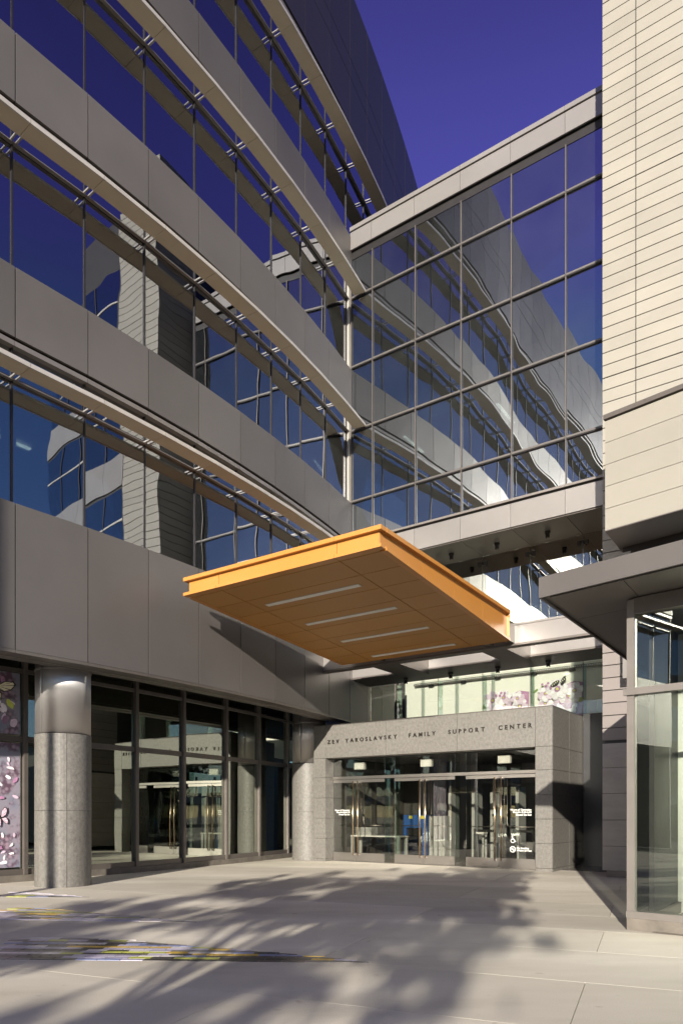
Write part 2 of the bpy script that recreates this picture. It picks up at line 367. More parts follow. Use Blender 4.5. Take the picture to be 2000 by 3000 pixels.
LB = thing('office_building', 'tall curved grey metal office building with ribbon windows and beige sunshades, left', 'building', (0, 0, 0))
def seg(mb, i0, i1, d0, d1, z0, z1, gap=0.0):
    """slab following one bay of the curve between offsets d0<d1"""
    e0 = i0 + gap / 1.39; e1 = i1 - gap / 1.39
    def q(e, d):
        a = off(i0, d); b = off(i1, d); f = (e - i0) / (i1 - i0); return (a[0] + (b[0] - a[0]) * f, a[1] + (b[1] - a[1]) * f)
    mb.prism([q(e0, d0), q(e0, d1), q(e1, d1), q(e1, d0)][::-1], z0, z1); return mb
I0 = -14
def wbox(p0, p1, half, d, z0, z1):
    """bar running from p0 to p1 in plan, width 2*half"""
    dx, dy = p1[0] - p0[0], p1[1] - p0[1]; L = math.hypot(dx, dy); n = (-dy / L * half, dx / L * half)
    return MB().prism([(p0[0] - n[0], p0[1] - n[1]), (p1[0] - n[0], p1[1] - n[1]), (p1[0] + n[0], p1[1] + n[1]), (p0[0] + n[0], p0[1] + n[1])], z0, z1)
def tilted(i0, i1, dm, z0, z1, gap):
    """pane of one bay, set very slightly out of true as real glazing is"""
    e0 = i0 + gap / 1.39; e1 = i1 - gap / 1.39; P = []
    def q(e, d):
        a = off(i0, d); b = off(i1, d); f = (e - i0) / (i1 - i0); return (a[0] + (b[0] - a[0]) * f, a[1] + (b[1] - a[1]) * f)
    j = [random.uniform(-.005, .005) for _ in range(3)]; sh = (0, j[0], j[0] + j[1], j[1])
    lo = []; hi = []
    for e, k in ((e0, 0), (e1, 1)):
        lo.append([(*q(e, dm + (j[0] if k else 0)), z0), (*q(e, dm + .015 + (j[0] if k else 0)), z0)])
        hi.append([(*q(e, dm + j[1] + (j[0] if k else 0)), z1), (*q(e, dm + .015 + j[1] + (j[0] if k else 0)), z1)])
    return MB().hexa([lo[0][0], lo[1][0], lo[1][1], lo[0][1], hi[0][0], hi[1][0], hi[1][1], hi[0][1]])
BANDS = [(4.26, 6.80), (9.68, 10.90), (13.77, 14.98), (17.99, 19.02)]
WINS = [(6.80, 9.68, 9.0), (10.90, 13.77, 13.13), (14.98, 17.99, 17.17), (19.02, 22.38, 21.13)]
for bi, (z0, z1) in enumerate(BANDS):
    for i in range(I0, 9 if bi else 11):
        part('spandrel_panel', seg(MB(), i, i + 1, -.05, 0, z0, z1, .011), 'panel_metal', LB)
        part('backing', seg(MB(), i, i + 1, -.34, -.055, z0 + .01, z1 - .01), 'trim_dark', LB) if i == I0 else None
for z0, z1, nm in ((22.40, 23.85, 'panel_dark'), (23.87, 24.43, 'panel_dark'), (24.45, 26.55, 'panel_dark')):
    for i in range(I0, 15):
        part('parapet_panel', seg(MB(), i, i + 1, -.05, 0, z0, z1, .009), nm, LB)
for z0, z1 in BANDS + [(22.40, 26.5)]:
    bk = MB()
    for i in range(I0, 15 if z0 > 20 else 11): seg(bk, i, i + 1, -.40, -.055, z0 + .02, z1 - .02)
    part('panel_backing', bk, 'trim_dark', LB)
# floor plates and core
core = MB()
for i in range(I0, 11): seg(core, i, i + 1, -6.3, -6.2, 4.3, 26.4)
part('core_wall', core, 'interior_mid', LB)
for z in (4.98, 9.75, 13.85, 18.07, 22.45):
    fl = MB(); cei = MB()
    for i in range(I0, 11):
        seg(fl, i, i + 1, -6.2, -.42, z + .02, z + .35)
        if z > 5: seg(cei, i, i + 1, -6.0, -.45, z - .05, z - .035)
    part('floor_plate', fl, 'interior_mid', LB)
    if z > 5: part('ceiling', cei, 'interior_ceiling', LB)
e0, e1 = off(I0, -.1), off(I0, -6.3)
part('end_wall', MB().prism([e0, (e0[0] - .15, e0[1] - .12), (e1[0] - .15, e1[1] - .12), e1], 0, 26.5), 'panel_metal', LB)
rf = MB()
for i in range(I0, 15): seg(rf, i, i + 1, -6.2, -.06, 26.1, 26.4)
part('roof', rf, 'trim_dark', LB)
for wi, (z0, z1, zt) in enumerate(WINS):
    for i in range(I0, 9 if wi < 3 else 14):
        win = part('window_frame', seg(MB(), i, i + 1, -.20, -.095, zt - .022, zt + .022), 'trim_dark', LB)
        part('head_bar', seg(MB(), i, i + 1, -.20, -.09, z1 - .05, z1 - .0), 'trim_dark', win)
        part('pane', tilted(i, i + 1, -.15, z0 - .02, zt - .022, .012), 'glass_coated', win)
        part('pane', tilted(i, i + 1, -.15, zt + .022, z1 - .05, .012), 'glass_coated', win)
        # mullion at the left joint of the bay
        a = off(i, -.20); b = off(i, -.112); t = th(i - .5); s_ = (math.sin(t) * .015, math.cos(t) * .015)
        part('mullion', MB().prism([(a[0] - s_[0], a[1] - s_[1]), (b[0] - s_[0], b[1] - s_[1]), (b[0] + s_[0], b[1] + s_[1]), (a[0] + s_[0], a[1] + s_[1])], z0, z1), 'trim_dark', win)
        ja = off(i + .06, -.62); jb = off(i + .06, -.22)
        part('inner_jamb', wbox(ja, jb, .045, 0, z0, z1 - .06), 'interior_ceiling', win)
        if random.random() < .22:
            part('roller_blind', seg(MB(), i, i + 1, -.30, -.292, z1 - random.choice((.9, 1.4, 2.0)), z1 - .06, .09), 'blind', win)
        if i > I0 + 1 or True:
            part('head_trim', seg(MB(), i, i + 1, -.15, -.02, z1 - .14, z1 - .055, .004), 'trim_grey', win)
            part('mullion_cap', seg(MB(), i, i + 1, -.127, -.05, zt - .040, zt - .024, .004), 'trim_grey', LB)
            if i < 8 or wi == 3:
                sh = part('sunshade', seg(MB(), i, i + 1, .145, .50, zt - .045, zt + .01, .004), 'shade_beige', LB)
                part('shade_edge', seg(MB(), i, i + 1, .501, .53, zt - .055, zt + .02, .004), 'trim_light', sh)
                br = MB()
                for dd in (-.05, .05):
                    ss = (math.sin(t) * dd, math.cos(t) * dd); s2 = (math.sin(t) * .016, math.cos(t) * .016)
                    p0 = off(i, -.12); p1 = off(i, .15)
                    br.prism([(p0[0] + ss[0] - s2[0], p0[1] + ss[1] - s2[1]), (p1[0] + ss[0] - s2[0], p1[1] + ss[1] - s2[1]),
                              (p1[0] + ss[0] + s2[0], p1[1] + ss[1] + s2[1]), (p0[0] + ss[0] + s2[0], p0[1] + ss[1] + s2[1])], zt - .03, zt + .0)
                part('bracket', br, 'bracket_metal', sh)
    # lit fluorescent strips on the ceiling of this floor
    for k, i in enumerate((-4, -1.5, .8, 2.6, 4.2, 5.9)):
        dd = -1.6 - .9 * (k % 3); p0 = off(i, dd); p1 = off(i + .75, dd); t = th(i); nx = (math.cos(t) * .05, -math.sin(t) * .05)
        part('ceiling_light', MB().prism([(p0[0] - nx[0], p0[1] - nx[1]), (p0[0] + nx[0], p0[1] + nx[1]), (p1[0] + nx[0], p1[1] + nx[1]), (p1[0] - nx[0], p1[1] - nx[1])], z1 - .06, z1 - .03), 'lamp_strip', LB)
# ground level: soffit, recessed curtain wall on a kerb
sf = MB(); sf2 = MB(); lip = MB()
for i in range(I0, 11):
    seg(sf, i, i + 1, -.62, .0, 4.20, 4.255, .004); seg(sf, i, i + 1, -.66, -.60, 4.262, 4.95)
    seg(sf2, i, i + 1, -6.2, -.66, 4.93, 4.98); seg(lip, i, i + 1, -.34, -.30, 4.185, 4.20)
part('soffit', sf, 'trim_brown', LB); part('inner_soffit', sf2, 'trim_dark', LB); part('soffit_lip', lip, 'trim_grey', LB)
ms = [-12.6, -11.4, -10.2, -9.0, -7.75, -6.5, -5.25, -4.0, -2.7, -1.5, -.25, 1.0, 1.95, 3.19, 4.40, 5.72, 6.95, 8.25, 9.3]
CW = -2.38
def wseg(e0, e1, d0, d1, z0, z1):
    a0, a1, b0, b1 = off(e0, d0), off(e0, d1), off(e1, d0), off(e1, d1)
    return MB().prism([a0, b0, b1, a1], z0, z1)
for k in range(len(ms) - 1):
    m0, m1 = ms[k], ms[k + 1]
    part('kerb', wseg(m0, m1, CW - .25, CW + .12, 0, .14), 'kerb_conc', LB)
    wf = part('lobby_window', wseg(m0, m1, CW - .06, CW + .05, .14, .26), 'trim_brown', LB)
    part('transom', wseg(m0, m1, CW - .05, CW + .045, 2.90, 3.02), 'trim_brown', wf)
    part('transom', wseg(m0, m1, CW - .05, CW + .045, 4.34, 4.42), 'trim_brown', wf)
    p0, p1 = off(m0, CW - .09), off(m0, CW + .09)
    part('mullion', wbox(p0, p1, .042, 0, .142, 4.95), 'trim_brown', wf)
    e = .05
    for z0, z1 in ((.26, 2.90), (3.02, 4.34), (4.42, 4.95)):
        part('pane', wseg(m0 + e, m1 - e, CW - .012, CW, z0, z1), 'glass_lobby', wf)
# dark lobby behind the curtain wall
lob = MB()
for i in range(I0, 10): seg(lob, i, i + 1, -9.0, -8.8, 0, 4.95); 
part('lobby_wall', lob, 'dark_interior', LB)
lf = MB()
for i in range(I0, 10): seg(lf, i, i + 1, -8.8, CW - .25, 0, .012)
part('lobby_floor', lf, 'floor_interior', LB)
# round columns: stone drums below, brushed steel sleeve above
def column(cx_, cy_, label):
    c = part('column', MB().cyl(cx_, cy_, 0, 4.9, .44, 24), 'trim_dark', LB, label=label)
    for z0, z1 in ((0, 1.468), (1.474, 2.94)):
        for q in range(4):
            a0 = R(-62 + 90 * q) + .007; a1 = R(-62 + 90 * (q + 1)) - .007
            mb = MB(); N = 14
            pts = [(cx_ + .525 * math.cos(a0 + (a1 - a0) * i / N), cy_ + .525 * math.sin(a0 + (a1 - a0) * i / N)) for i in range(N + 1)]
            pts += [(cx_ + .45 * math.cos(a1 + (a0 - a1) * i / N), cy_ + .45 * math.sin(a1 + (a0 - a1) * i / N)) for i in range(N + 1)]
            mb.prism(pts, z0, z1); me = mb.mesh('stone_drum', 'stone')
            part('stone_drum', me, None, c)
    for q in range(2):
        a0 = R(-118 + 180 * q) + .012; a1 = a0 + math.pi - .024; mb = MB(); N = 40
        pts = [(cx_ + .515 * math.cos(a0 + (a1 - a0) * i / N), cy_ + .515 * math.sin(a0 + (a1 - a0) * i / N)) for i in range(N + 1)]
        pts += [(cx_ + .45 * math.cos(a1 + (a0 - a1) * i / N), cy_ + .45 * math.sin(a1 + (a0 - a1) * i / N)) for i in range(N + 1)]
        mb.prism(pts, 2.952, 4.9); o = part('steel_sleeve', mb, 'sleeve_metal', c)
        o.data.polygons.foreach_set('use_smooth', [abs(p.normal.z) < .5 and p.area > .01 for p in o.data.polygons])
    part('collar', MB().cyl(cx_, cy_, 4.17, 4.19, .53, 40), 'trim_grey', c)
column(-5.47, 14.10, 'nearer column standing free in front of the lobby glass')
column(-1.00, 22.20, 'farther column beside the stone portal')
column(-10.6, 7.3, 'column outside the left edge of the view')

# flower films on the two left-most ground panes (own thin sheets on the glass)
def film_sheet(m0, m1, z0, z1, label):
    o = part('window_film', wseg(m0 + .07, m1 - .07, CW + .012, CW + .016, z0, z1), 'film_print')
    tag(o, label, 'window film', 'printed flower films on the lobby glass'); return o
film_a = film_sheet(-.25, 1.0, .30, 2.87, 'tall lower printed film of pink blossoms and a butterfly left of the stone column')
film_b = film_sheet(-.25, 1.0, 3.05, 4.32, 'upper printed film with black striped butterfly wings left of the stone column')
fa, fb = off(-.25, CW + .02), off(1.0, CW + .02); fd = (fb[0] - fa[0], fb[1] - fa[1]); fL = math.hypot(*fd); fd = (fd[0] / fL, fd[1] / fL); fn = (fd[1], -fd[0])
def flat(parent, name, mat, pts, lift=.003):
    """flat printed shape: pts in (along, z)"""
    vs_ = [(fa[0] + fd[0] * s + fn[0] * lift, fa[1] + fd[1] * s + fn[1] * lift, z) for s, z in pts]
    return part(name, MB().poly(vs_), mat, parent, recalc=False)
def blob(cx_, cz, r, n=9, sq=1., rot=0, rag=.25):
    out = []
    for k in range(n):
        t = 2 * math.pi * k / n; rr = r * (1 + random.uniform(-rag, rag)); a, b = rr * math.cos(t), rr * sq * math.sin(t)
        out.append((cx_ + a * math.cos(rot) - b * math.sin(rot), cz + a * math.sin(rot) + b * math.cos(rot)))
    return out
for k in range(34):
    s_ = random.uniform(.85, 1.55); z = random.choice([random.uniform(.35, 1.0), random.uniform(1.7, 2.75)])
    pp = flat(film_a, 'petal', random.choice(['petal_pink', 'petal_white', 'petal_white', 'petal_pink', 'petal_deep']), blob(s_, z, random.uniform(.04, .085), 9, .5, random.uniform(0, 3.1)), .003 + .0005 * k)
def butterfly(parent, s, z, sc_, rot, m_in):
    body = [(-.02, -.14), (.02, -.14), (.025, .1), (-.025, .1)]
    def T(p): a, b = p[0] * sc_, p[1] * sc_; return (s + a * math.cos(rot) - b * math.sin(rot), z + a * math.sin(rot) + b * math.cos(rot))
    for sx in (-1, 1):
        up = [(0, .02), (.12, .26), (.34, .42), (.44, .38), (.40, .16), (.24, 0), (0, -.02)]; lo = [(0, -.02), (.22, -.04), (.30, -.2), (.24, -.4), (.14, -.38), (.05, -.2)]
        for W_ in (up, lo):
            flat(parent, 'wing', 'wing_black', [T((sx * a, b)) for a, b in W_], .022)
            cx_ = sum(p[0] for p in W_) / len(W_); cz = sum(p[1] for p in W_) / len(W_); n = len(W_)
            for k in range(1, n - 1):     # pale cells between black veins
                a, b = W_[k], W_[k + 1]; m = .2
                tri = [(W_[0][0] * .8 + cx_ * .2, W_[0][1] * .8 + cz * .2), (a[0] * .78 + cx_ * .14 + b[0] * .08, a[1] * .78 + cz * .14 + b[1] * .08), (b[0] * .78 + cx_ * .14 + a[0] * .08, b[1] * .78 + cz * .14 + a[1] * .08)]
                flat(parent, 'wing_cell', m_in, [T((sx * p[0], p[1])) for p in tri], .024)
    flat(parent, 'butterfly_body', 'wing_black', [T(p) for p in body], .026)
butterfly(film_a, 1.23, 1.33, .42, .35, 'wing_pink')
butterfly(film_b, 1.12, 3.98, .75, -.5, 'wing_pale')
for k in range(16):
    flat(film_b, 'petal', random.choice(['petal_pink', 'petal_dark', 'lime', 'petal_deep', 'petal_white']), blob(random.uniform(.9, 1.55), random.uniform(3.1, 4.2), random.uniform(.05, .12), 9, .6, random.uniform(0, 3.1)), .003 + .0005 * k)

# ------------------------------------------------------------------ glass bridge (linking block)
BR = thing('glass_bridge_building', 'linking block of reflective glass between the curved office and the beige tower', 'building', (O[0], O[1], 0), RZ)
def bx(a0, a1, b0, b1, z0, z1): return MB().box(a0, a1, b0, b1, z0, z1)
BA = [-6.56, -5.793, -4.333, -2.894, -1.44, 0.0, 1.05]
BZ = [9.71, 10.94, 13.10, 15.05, 17.16, 18.36]
BP = 1.05; CBK = 8.2
for k in range(len(BA) - 1):
    a0, a1 = BA[k], BA[k + 1]
    part('fascia_panel', bx(a0 + .005, a1 - .005, BP - .10, BP - .06, 18.60, 19.12), 'panel_light', BR)
    part('coping', bx(a0 + .003, a1 - .003, BP - .13, BP + .45, 19.15, 19.27), 'panel_light', BR)
    part('lower_fascia_panel', bx(a0 + .005, a1 - .005, BP - .09, BP - .05, 8.985, 9.60), 'panel_light', BR)
    part('window_sill', bx(a0 + .003, a1 - .003, BP - .13, BP + .0, 9.66, 9.72), 'trim_grey', BR)
    part('soffit_panel', bx(a0 + .005, a1 - .005, BP - .045, 2.50, 8.955, 8.975), 'trim_brown', BR)
    wf = part('window_frame', bx(a0 - .018, a0 + .018, BP - .03, BP + .09, 9.722, 18.36), 'trim_dark', BR)
    part('mullion_cap', bx(a0 - .012, a0 + .012, BP - .05, BP - .031, 9.73, 18.36), 'trim_brown', wf)
    for j in range(5):
        j0, j1, j2 = [random.uniform(-.004, .004) for _ in range(3)]; x0, x1, y0, y1 = a0 + .018, a1 - .018, BZ[j] + .026, BZ[j + 1] - .024
        part('pane', MB().hexa([(x0, BP, y0), (x1, BP + j0, y0), (x1, BP + j0 + .014, y0), (x0, BP + .014, y0), (x0, BP + j1, y1), (x1, BP + j0 + j1, y1), (x1, BP + j0 + j1 + .014, y1), (x0, BP + j1 + .014, y1)]), 'glass_bridge', wf)
for z in BZ[1:5]:
    for k in range(len(BA) - 1):
        part('transom', bx(BA[k] + .024, BA[k + 1] - .024, BP - .06, BP + .05, z - .024, z + .026), 'trim_mid', BR)
        part('transom_shadow_gap', bx(BA[k] + .024, BA[k + 1] - .024, BP - .05, BP - .005, z - .050, z - .030), 'trim_dark', BR)
part('head_recess', bx(-6.56, 1.05, BP + .0, BP + .12, 18.362, 18.60), 'trim_dark', BR)
part('sill_recess', bx(-6.56, 1.05, BP - .04, BP + .1, 9.605, 9.655), 'trim_dark', BR)
part('coping_recess', bx(-6.56, 1.05, BP - .05, BP + .1, 19.122, 19.148), 'trim_dark', BR)
part('fascia_backing', bx(-6.56, 1.05, BP - .055, BP + .3, 18.61, 19.1), 'trim_dark', BR); part('fascia_backing', bx(-6.56, 1.05, BP - .04, BP + .3, 9.0, 9.6), 'trim_dark', BR)
part('corner_post', bx(-6.70, -6.60, BP - .12, BP + .10, 8.96, 18.64), 'trim_light', BR)
part('corner_post', bx(-6.598, -6.565, BP - .02, BP + .06, 8.96, 18.6), 'trim_dark', BR)
for z in (8.98, 12.9, 17.0): part('floor_plate', bx(-7.5, 1.3, BP + .35, 6.0, z, z + .3), 'interior_mid', BR)
part('roof', bx(-7.5, 1.3, BP + .45, 6, 18.9, 19.1), 'trim_dark', BR)
part('back_wall', bx(-7.5, 1.3, 6.0, 6.2, 9.0, 19.0), 'interior_mid', BR); part('passage_side', bx(-14, -8.0, 7.75, 7.85, 3.62, 9.2), 'dark_interior', BR); part('passage_back', bx(-14, 4.5, CBK, CBK + .2, 6.75, 9.2), 'interior_mid', BR); part('passage_ceiling', bx(-9, 1.3, 2.5, CBK, 8.98, 9.2), 'interior_mid', BR)
for z in (12.86, 16.96):
    for a in (-5.2, -2.2):
        part('ceiling_light', bx(a, a + .08, 1.8, 3.0, z, z + .03), 'lamp_strip', BR)
# storey below: point-fixed glass with fins, floor edge beam, frame of steel beams
GA = [-6.782, -5.784, -4.341, -2.893, -1.442, .008, 1.3]
GP = 2.45
for k in range(len(GA) - 1):
    a0, a1 = GA[k] + .006, GA[k + 1] - .006
    part('pane', bx(a0, a1, GP, GP + .014, 6.03, 8.94), 'glass_upper', BR)
    part('pane', bx(a0, a1, GP, GP + .014, 4.12, 5.50), 'glass_clear', BR)
    if 0 < k:
        fin = part('glass_fin', bx(GA[k] - .006, GA[k] + .006, GP + .02, GP + .34, 6.03, 8.9), 'glass_fin', BR)
        part('glass_fin', bx(GA[k] - .006, GA[k] + .006, GP + .02, GP + .30, 3.9, 5.48), 'glass_fin', BR)
        for zz_ in (8.72, 6.2):
            sp = MB()
            for sx in (-.10, .10): sp.box(GA[k] + sx - .045, GA[k] + sx + .045, GP - .03, GP - .004, zz_ - .06, zz_ + .06)
            sp.prism([(GA[k] - .02, GP - .06), (GA[k] + .02, GP - .06), (GA[k] + .03, GP + .28), (GA[k] - .03, GP + .28)], zz_ - .03, zz_ + .05)
            part('spider_fitting', sp, 'trim_dark', BR)
        part('seal', bx(GA[k] - .0055, GA[k] + .0055, GP - .002, GP + .016, 4.12, 8.9), 'trim_dark', BR)
part('floor_beam', bx(-7.4, 1.38, 1.30, 2.42, 5.52, 5.95), 'trim_brown', BR)
def channel(a0, a1, b0, b1, z0, z1, face='panel_light'):
    o = part('beam', bx(a0, a1, b0 + .012, b1, z0 + .02, z1 - .01), 'trim_brown', BR)
    part('beam_face', bx(a0, a1, b0, b0 + .01, z0 + .055, z1 - .055), face, o)
    part('flange', bx(a0, a1, b0 - .02, b1 + .01, z1 - .05, z1), face, o); part('flange', bx(a0, a1, b0 - .02, b1 + .01, z0, z0 + .05), 'trim_brown', o)
channel(-6.86, 1.34, -.82, -.60, 5.40, 5.93)
channel(-6.70, 1.34, 1.10, 1.28, 5.52, 5.95)
for a0, a1 in ((-4.70, -3.95), (-1.52, -.95)):
    o = part('cross_beam', bx(a0, a1, -.59, 1.08, 5.43, 5.86), 'trim_brown', BR)
    part('flange', bx(a0 - .03, a1 + .03, -.59, 1.08, 5.40, 5.428), 'trim_brown', o)
    part('flange', bx(a0 - .03, a1 + .03, -.59, 1.08, 5.862, 5.89), 'panel_light', o)
def spot(a, b, z):
    m = MB().cyl(a, b, z - .05, z, .075, 16); m.box(a - .045, a - .02, b - .03, b + .03, z - .17, z - .05).box(a + .02, a + .045, b - .03, b + .03, z - .17, z - .05)
    m.cyl(a, b, z - .15, z - .07, .028, 10); return m
for a in (-3.55, -2.15, -.72): part('spot_light', spot(a, 1.75, 8.955), 'trim_dark', BR)
for a in (-5.1, -3.6, -2.15, -.72): part('spot_light', spot(a, 1.8, 5.52), 'trim_dark', BR)

# sunlit cream wall of the passage behind the upper portal glass, with rail
CB = 7.5
CWALL = thing('courtyard_wall', 'bright cream wall with a studded metal rail seen through glass above the portal', 'wall', (*W(-8.4, CB), 0), RZ)
part('wall_panel', MB().box(0, 9.6, 0, .2, 3.62, 6.62), 'cream_wall', CWALL)
part('post', bx(-.62, -.40, -.05, .1, 3.62, 6.7), 'trim_grey', CWALL)
rl = part('rail', bx(.5, 9.6, -.20, -.10, 6.36, 6.45), 'trim_grey', CWALL)
st = MB()
for k in range(112): st.box(.55 + k * .08, .585 + k * .08, -.208, -.201, 6.395, 6.42)
part('stud_row', st, 'white_paint', rl, kind='stuff')
for k in range(7): part('rail_bracket', bx(1.1 + k * 1.35, 1.28 + k * 1.35, -.14, 0, 6.29, 6.36), 'trim_dark', rl)
for k in range(9): part('clerestory_post', bx(.1 + k * 1.1, .2 + k * 1.1, .02, .1, 6.625, 7.1), 'white_paint', CWALL)
def flower_banner(a0, a1, z0, z1, label, seed, bfly):
    rs = random.Random(seed)
    T = thing('flower_banner', label, 'banner', (*W(a0, CB - .02), 0), RZ, 'flower banners on the cream wall')
    k = 0
    def P(name, mat, pts):
        nonlocal k; k += 1
        part(name, MB().poly([(s, -.002 * k, z) for s, z in pts]), mat, T, recalc=False)
    def bl(cx_, cz, r, n=8, sq=1, rot=0, rag=.15):
        o = []
        for j in range(n):
            t = 2 * math.pi * j / n; q = r * (1 + rs.uniform(-rag, rag)); a, b = q * math.cos(t), q * sq * math.sin(t)
            o.append((cx_ + a * math.cos(rot) - b * math.sin(rot), cz + a * math.sin(rot) + b * math.cos(rot)))
        return o
    w_ = a1 - a0; P('backing_sheet', 'petal_deep', [(.15, z0), (w_, z0), (w_, z1 - .12), (w_ * .8, z1 - .05), (w_ * .55, z1 - .2), (.3, z1 - .25), (.12, z0 + .2)])
    for j in range(16): P('leaf', rs.choice(['leaf_green', 'lime', 'leaf_green']), bl(rs.uniform(0, w_), rs.uniform(z0, z1 - .1), rs.uniform(.08, .16), 8, .45, rs.uniform(0, 3)))
    for j in range(9):
        cx_, cz, r = .25 + (w_ - .4) * (j % 3 + rs.uniform(.2, .8)) / 3, z0 + .25 + (z1 - z0 - .4) * (j // 3 + rs.uniform(.2, .8)) / 3, rs.uniform(.24, .36); ph = rs.uniform(0, 1)
        for q in range(6):
            t = ph + 2 * math.pi * q / 6
            P('petal', rs.choice(['petal_white', 'petal_pink', 'petal_white']), bl(cx_ + r * .55 * math.cos(t), cz + r * .55 * math.sin(t), r * .55, 9, .8, t))
        P('flower_heart', 'petal_deep', bl(cx_, cz, r * .3)); P('flower_eye', 'lime', bl(cx_, cz, r * .14))
    for j in range(5): P('bud', 'petal_deep', bl(rs.uniform(.3, w_ * .7), z1 - .15 + rs.uniform(-.1, .1), .05))
    if bfly:
        for sx, rot in ((0, .5), (.3, 1.1)):
            P('wing', 'wing_black', bl(.75 + sx, z1 - .12 + sx * .3, .17, 9, .5, rot)); 
            for j in range(4): P('wing_stripe', 'wing_pale', bl(.66 + sx + j * .06, z1 - .16 + sx * .3 + j * .04, .035, 6, .4, rot + 1.2))
flower_banner(-5.12, -3.35, 4.6, 5.86, 'left flower banner of pink anemones behind the glass above the word SUPPORT', 3, False)
flower_banner(-3.12, -1.45, 4.6, 6.0, 'right flower banner with striped butterfly behind the glass above the portal corner', 5, True)

# ------------------------------------------------------------------ stone portal with doors
PT = thing('stone_portal', 'grey stone entrance portal with engraved name over three pairs of glass doors', 'entrance portal', (O[0], O[1], 0), RZ)
def pb(a0, a1, b0, b1, z0, z1, c=.004): return MB().cbox(a0, a1, b0, b1, z0, z1, c)
g = .003
part('core', MB().box(-7.18, -6.86, .05, 4.0, 0, 4.0).box(-.38, -.05, .05, 4.02, 0, 4.0).box(-6.86, -.38, .05, .40, 3.09, 4.0).box(-6.86, -.38, .40, 4.0, 3.6, 4.0), 'trim_dark', PT)
zs = [.0, .08, .68, 1.28, 1.88, 2.48, 3.05, 4.02]
for j in range(len(zs) - 1):
    z0, z1 = zs[j] + g, zs[j + 1] - g
    if j == 0: z0 = 0
    part('stone_panel', pb(-7.223, -6.793 - g, 0, .045, z0, z1), 'stone', PT)
    part('stone_panel', pb(-.427 + g, -.0, 0, .045, z0, z1), 'stone', PT)
    part('stone_panel', pb(-6.84, -6.795, .047, .42, z0, min(z1, 3.04)), 'stone', PT) if j < 6 else None
    part('stone_panel', pb(-.425, -.38, .047, .42, z0, min(z1, 3.04)), 'stone', PT) if j < 6 else None
    for b0, b1 in ((.047, 1.3), (1.3, 2.7), (2.7, 4.06)):
        part('stone_panel', pb(-.045, 0, b0 + g, b1 - g, z0, z1), 'stone', PT)
        part('stone_panel', pb(-7.223, -7.18, b0 + g, b1 - g, z0, z1), 'stone', PT)
for a0, a1 in ((-6.793, -4.702), (-4.702, -2.528), (-2.528, -.427)):
    part('stone_panel', pb(a0 + g, a1 - g, 0, .045, 3.05 + g, 4.02 - g), 'stone', PT)
    part('stone_panel', pb(a0 + g, a1 - g, .047, .40, 3.05, 3.09), 'stone', PT)
part('roof', bx(-7.22, 0, .0, 4.06, 4.021, 4.04), 'trim_brown', PT)
part('edge_trim', bx(.002, .03, 4.0, 4.08, 0, 4.06), 'bracket_metal', PT)
# lettering, one mesh per letter
def char_mesh(ch, size, ext, ofs=0):
    cu = bpy.data.curves.new('t', 'FONT'); cu.body = ch; cu.size = size; cu.extrude = ext; cu.offset = ofs; cu.resolution_u = 4
    o = bpy.data.objects.new('t', cu); C.objects.link(o); bpy.context.view_layer.update()
    dg = bpy.context.evaluated_depsgraph_get(); me = bpy.data.meshes.new_from_object(o.evaluated_get(dg), depsgraph=dg)
    bpy.data.objects.remove(o); return me
TX = 'ZEV YAROSLAVSKY  FAMILY  SUPPORT  CENTER'
cache = {}; wd = []
for ch in TX:
    if ch == ' ': wd.append(None); continue
    if ch not in cache:
        me = char_mesh(ch, .156, .012, .0022); xs = [v.co.x for v in me.vertices]; me.transform(Matrix.Translation((-min(xs), 0, 0))); me.transform(Matrix.Rotation(R(90), 4, 'X'))
        me.materials.append(MATS['letter_metal']); cache[ch] = (me, max(xs) - min(xs))
    wd.append(cache[ch][1])
tot = sum(x_ for x_ in wd if x_); ns = TX.count(' '); nl = len(TX) - 1
SP = .085; gap = (6.20 - tot - ns * SP) / nl
x = -6.705
for ch, wdt in zip(TX, wd):
    if wdt is None: x += SP + gap; continue
    o = part('letter', cache[ch][0], None, PT); o.location = (x, -.014, 3.47 + .065 * (x + 6.705) / 6.2 - .0); x += wdt + gap
# glazing line
DB = .42
PAIRS = [(-6.79, -5.952, -5.0), (-4.671, -3.729, -2.786), (-2.466, -1.534, -.445)]
part('door_header', MB().cbox(-6.79, -.43, DB - .05, DB + .05, 2.43, 2.515, .004), 'steel', PT)
part('head_channel', bx(-6.79, -.43, DB - .02, DB + .02, 3.03, 3.049), 'trim_dark', PT)
part('threshold', bx(-6.79, -.43, DB - .10, DB + .08, 0.0, .012), 'steel', PT)
for a0, a1 in ((-6.79, -5.0), (-5.0, -4.671), (-4.671, -2.786), (-2.786, -2.466), (-2.466, -.43)):
    part('transom_pane', bx(a0 + .006, a1 - .006, DB - .006, DB + .006, 2.516, 3.03), 'glass_door', PT)
for a0, a1 in ((-5.0, -4.671), (-2.786, -2.466)):
    part('side_pane', bx(a0 + .006, a1 - .006, DB - .006, DB + .006, .012, 2.43), 'glass_door', PT)
    for a in (a0, a1): part('glass_fin', bx(a - .006, a + .006, DB + .02, DB + .30, .1, 3.03), 'glass_fin', PT)
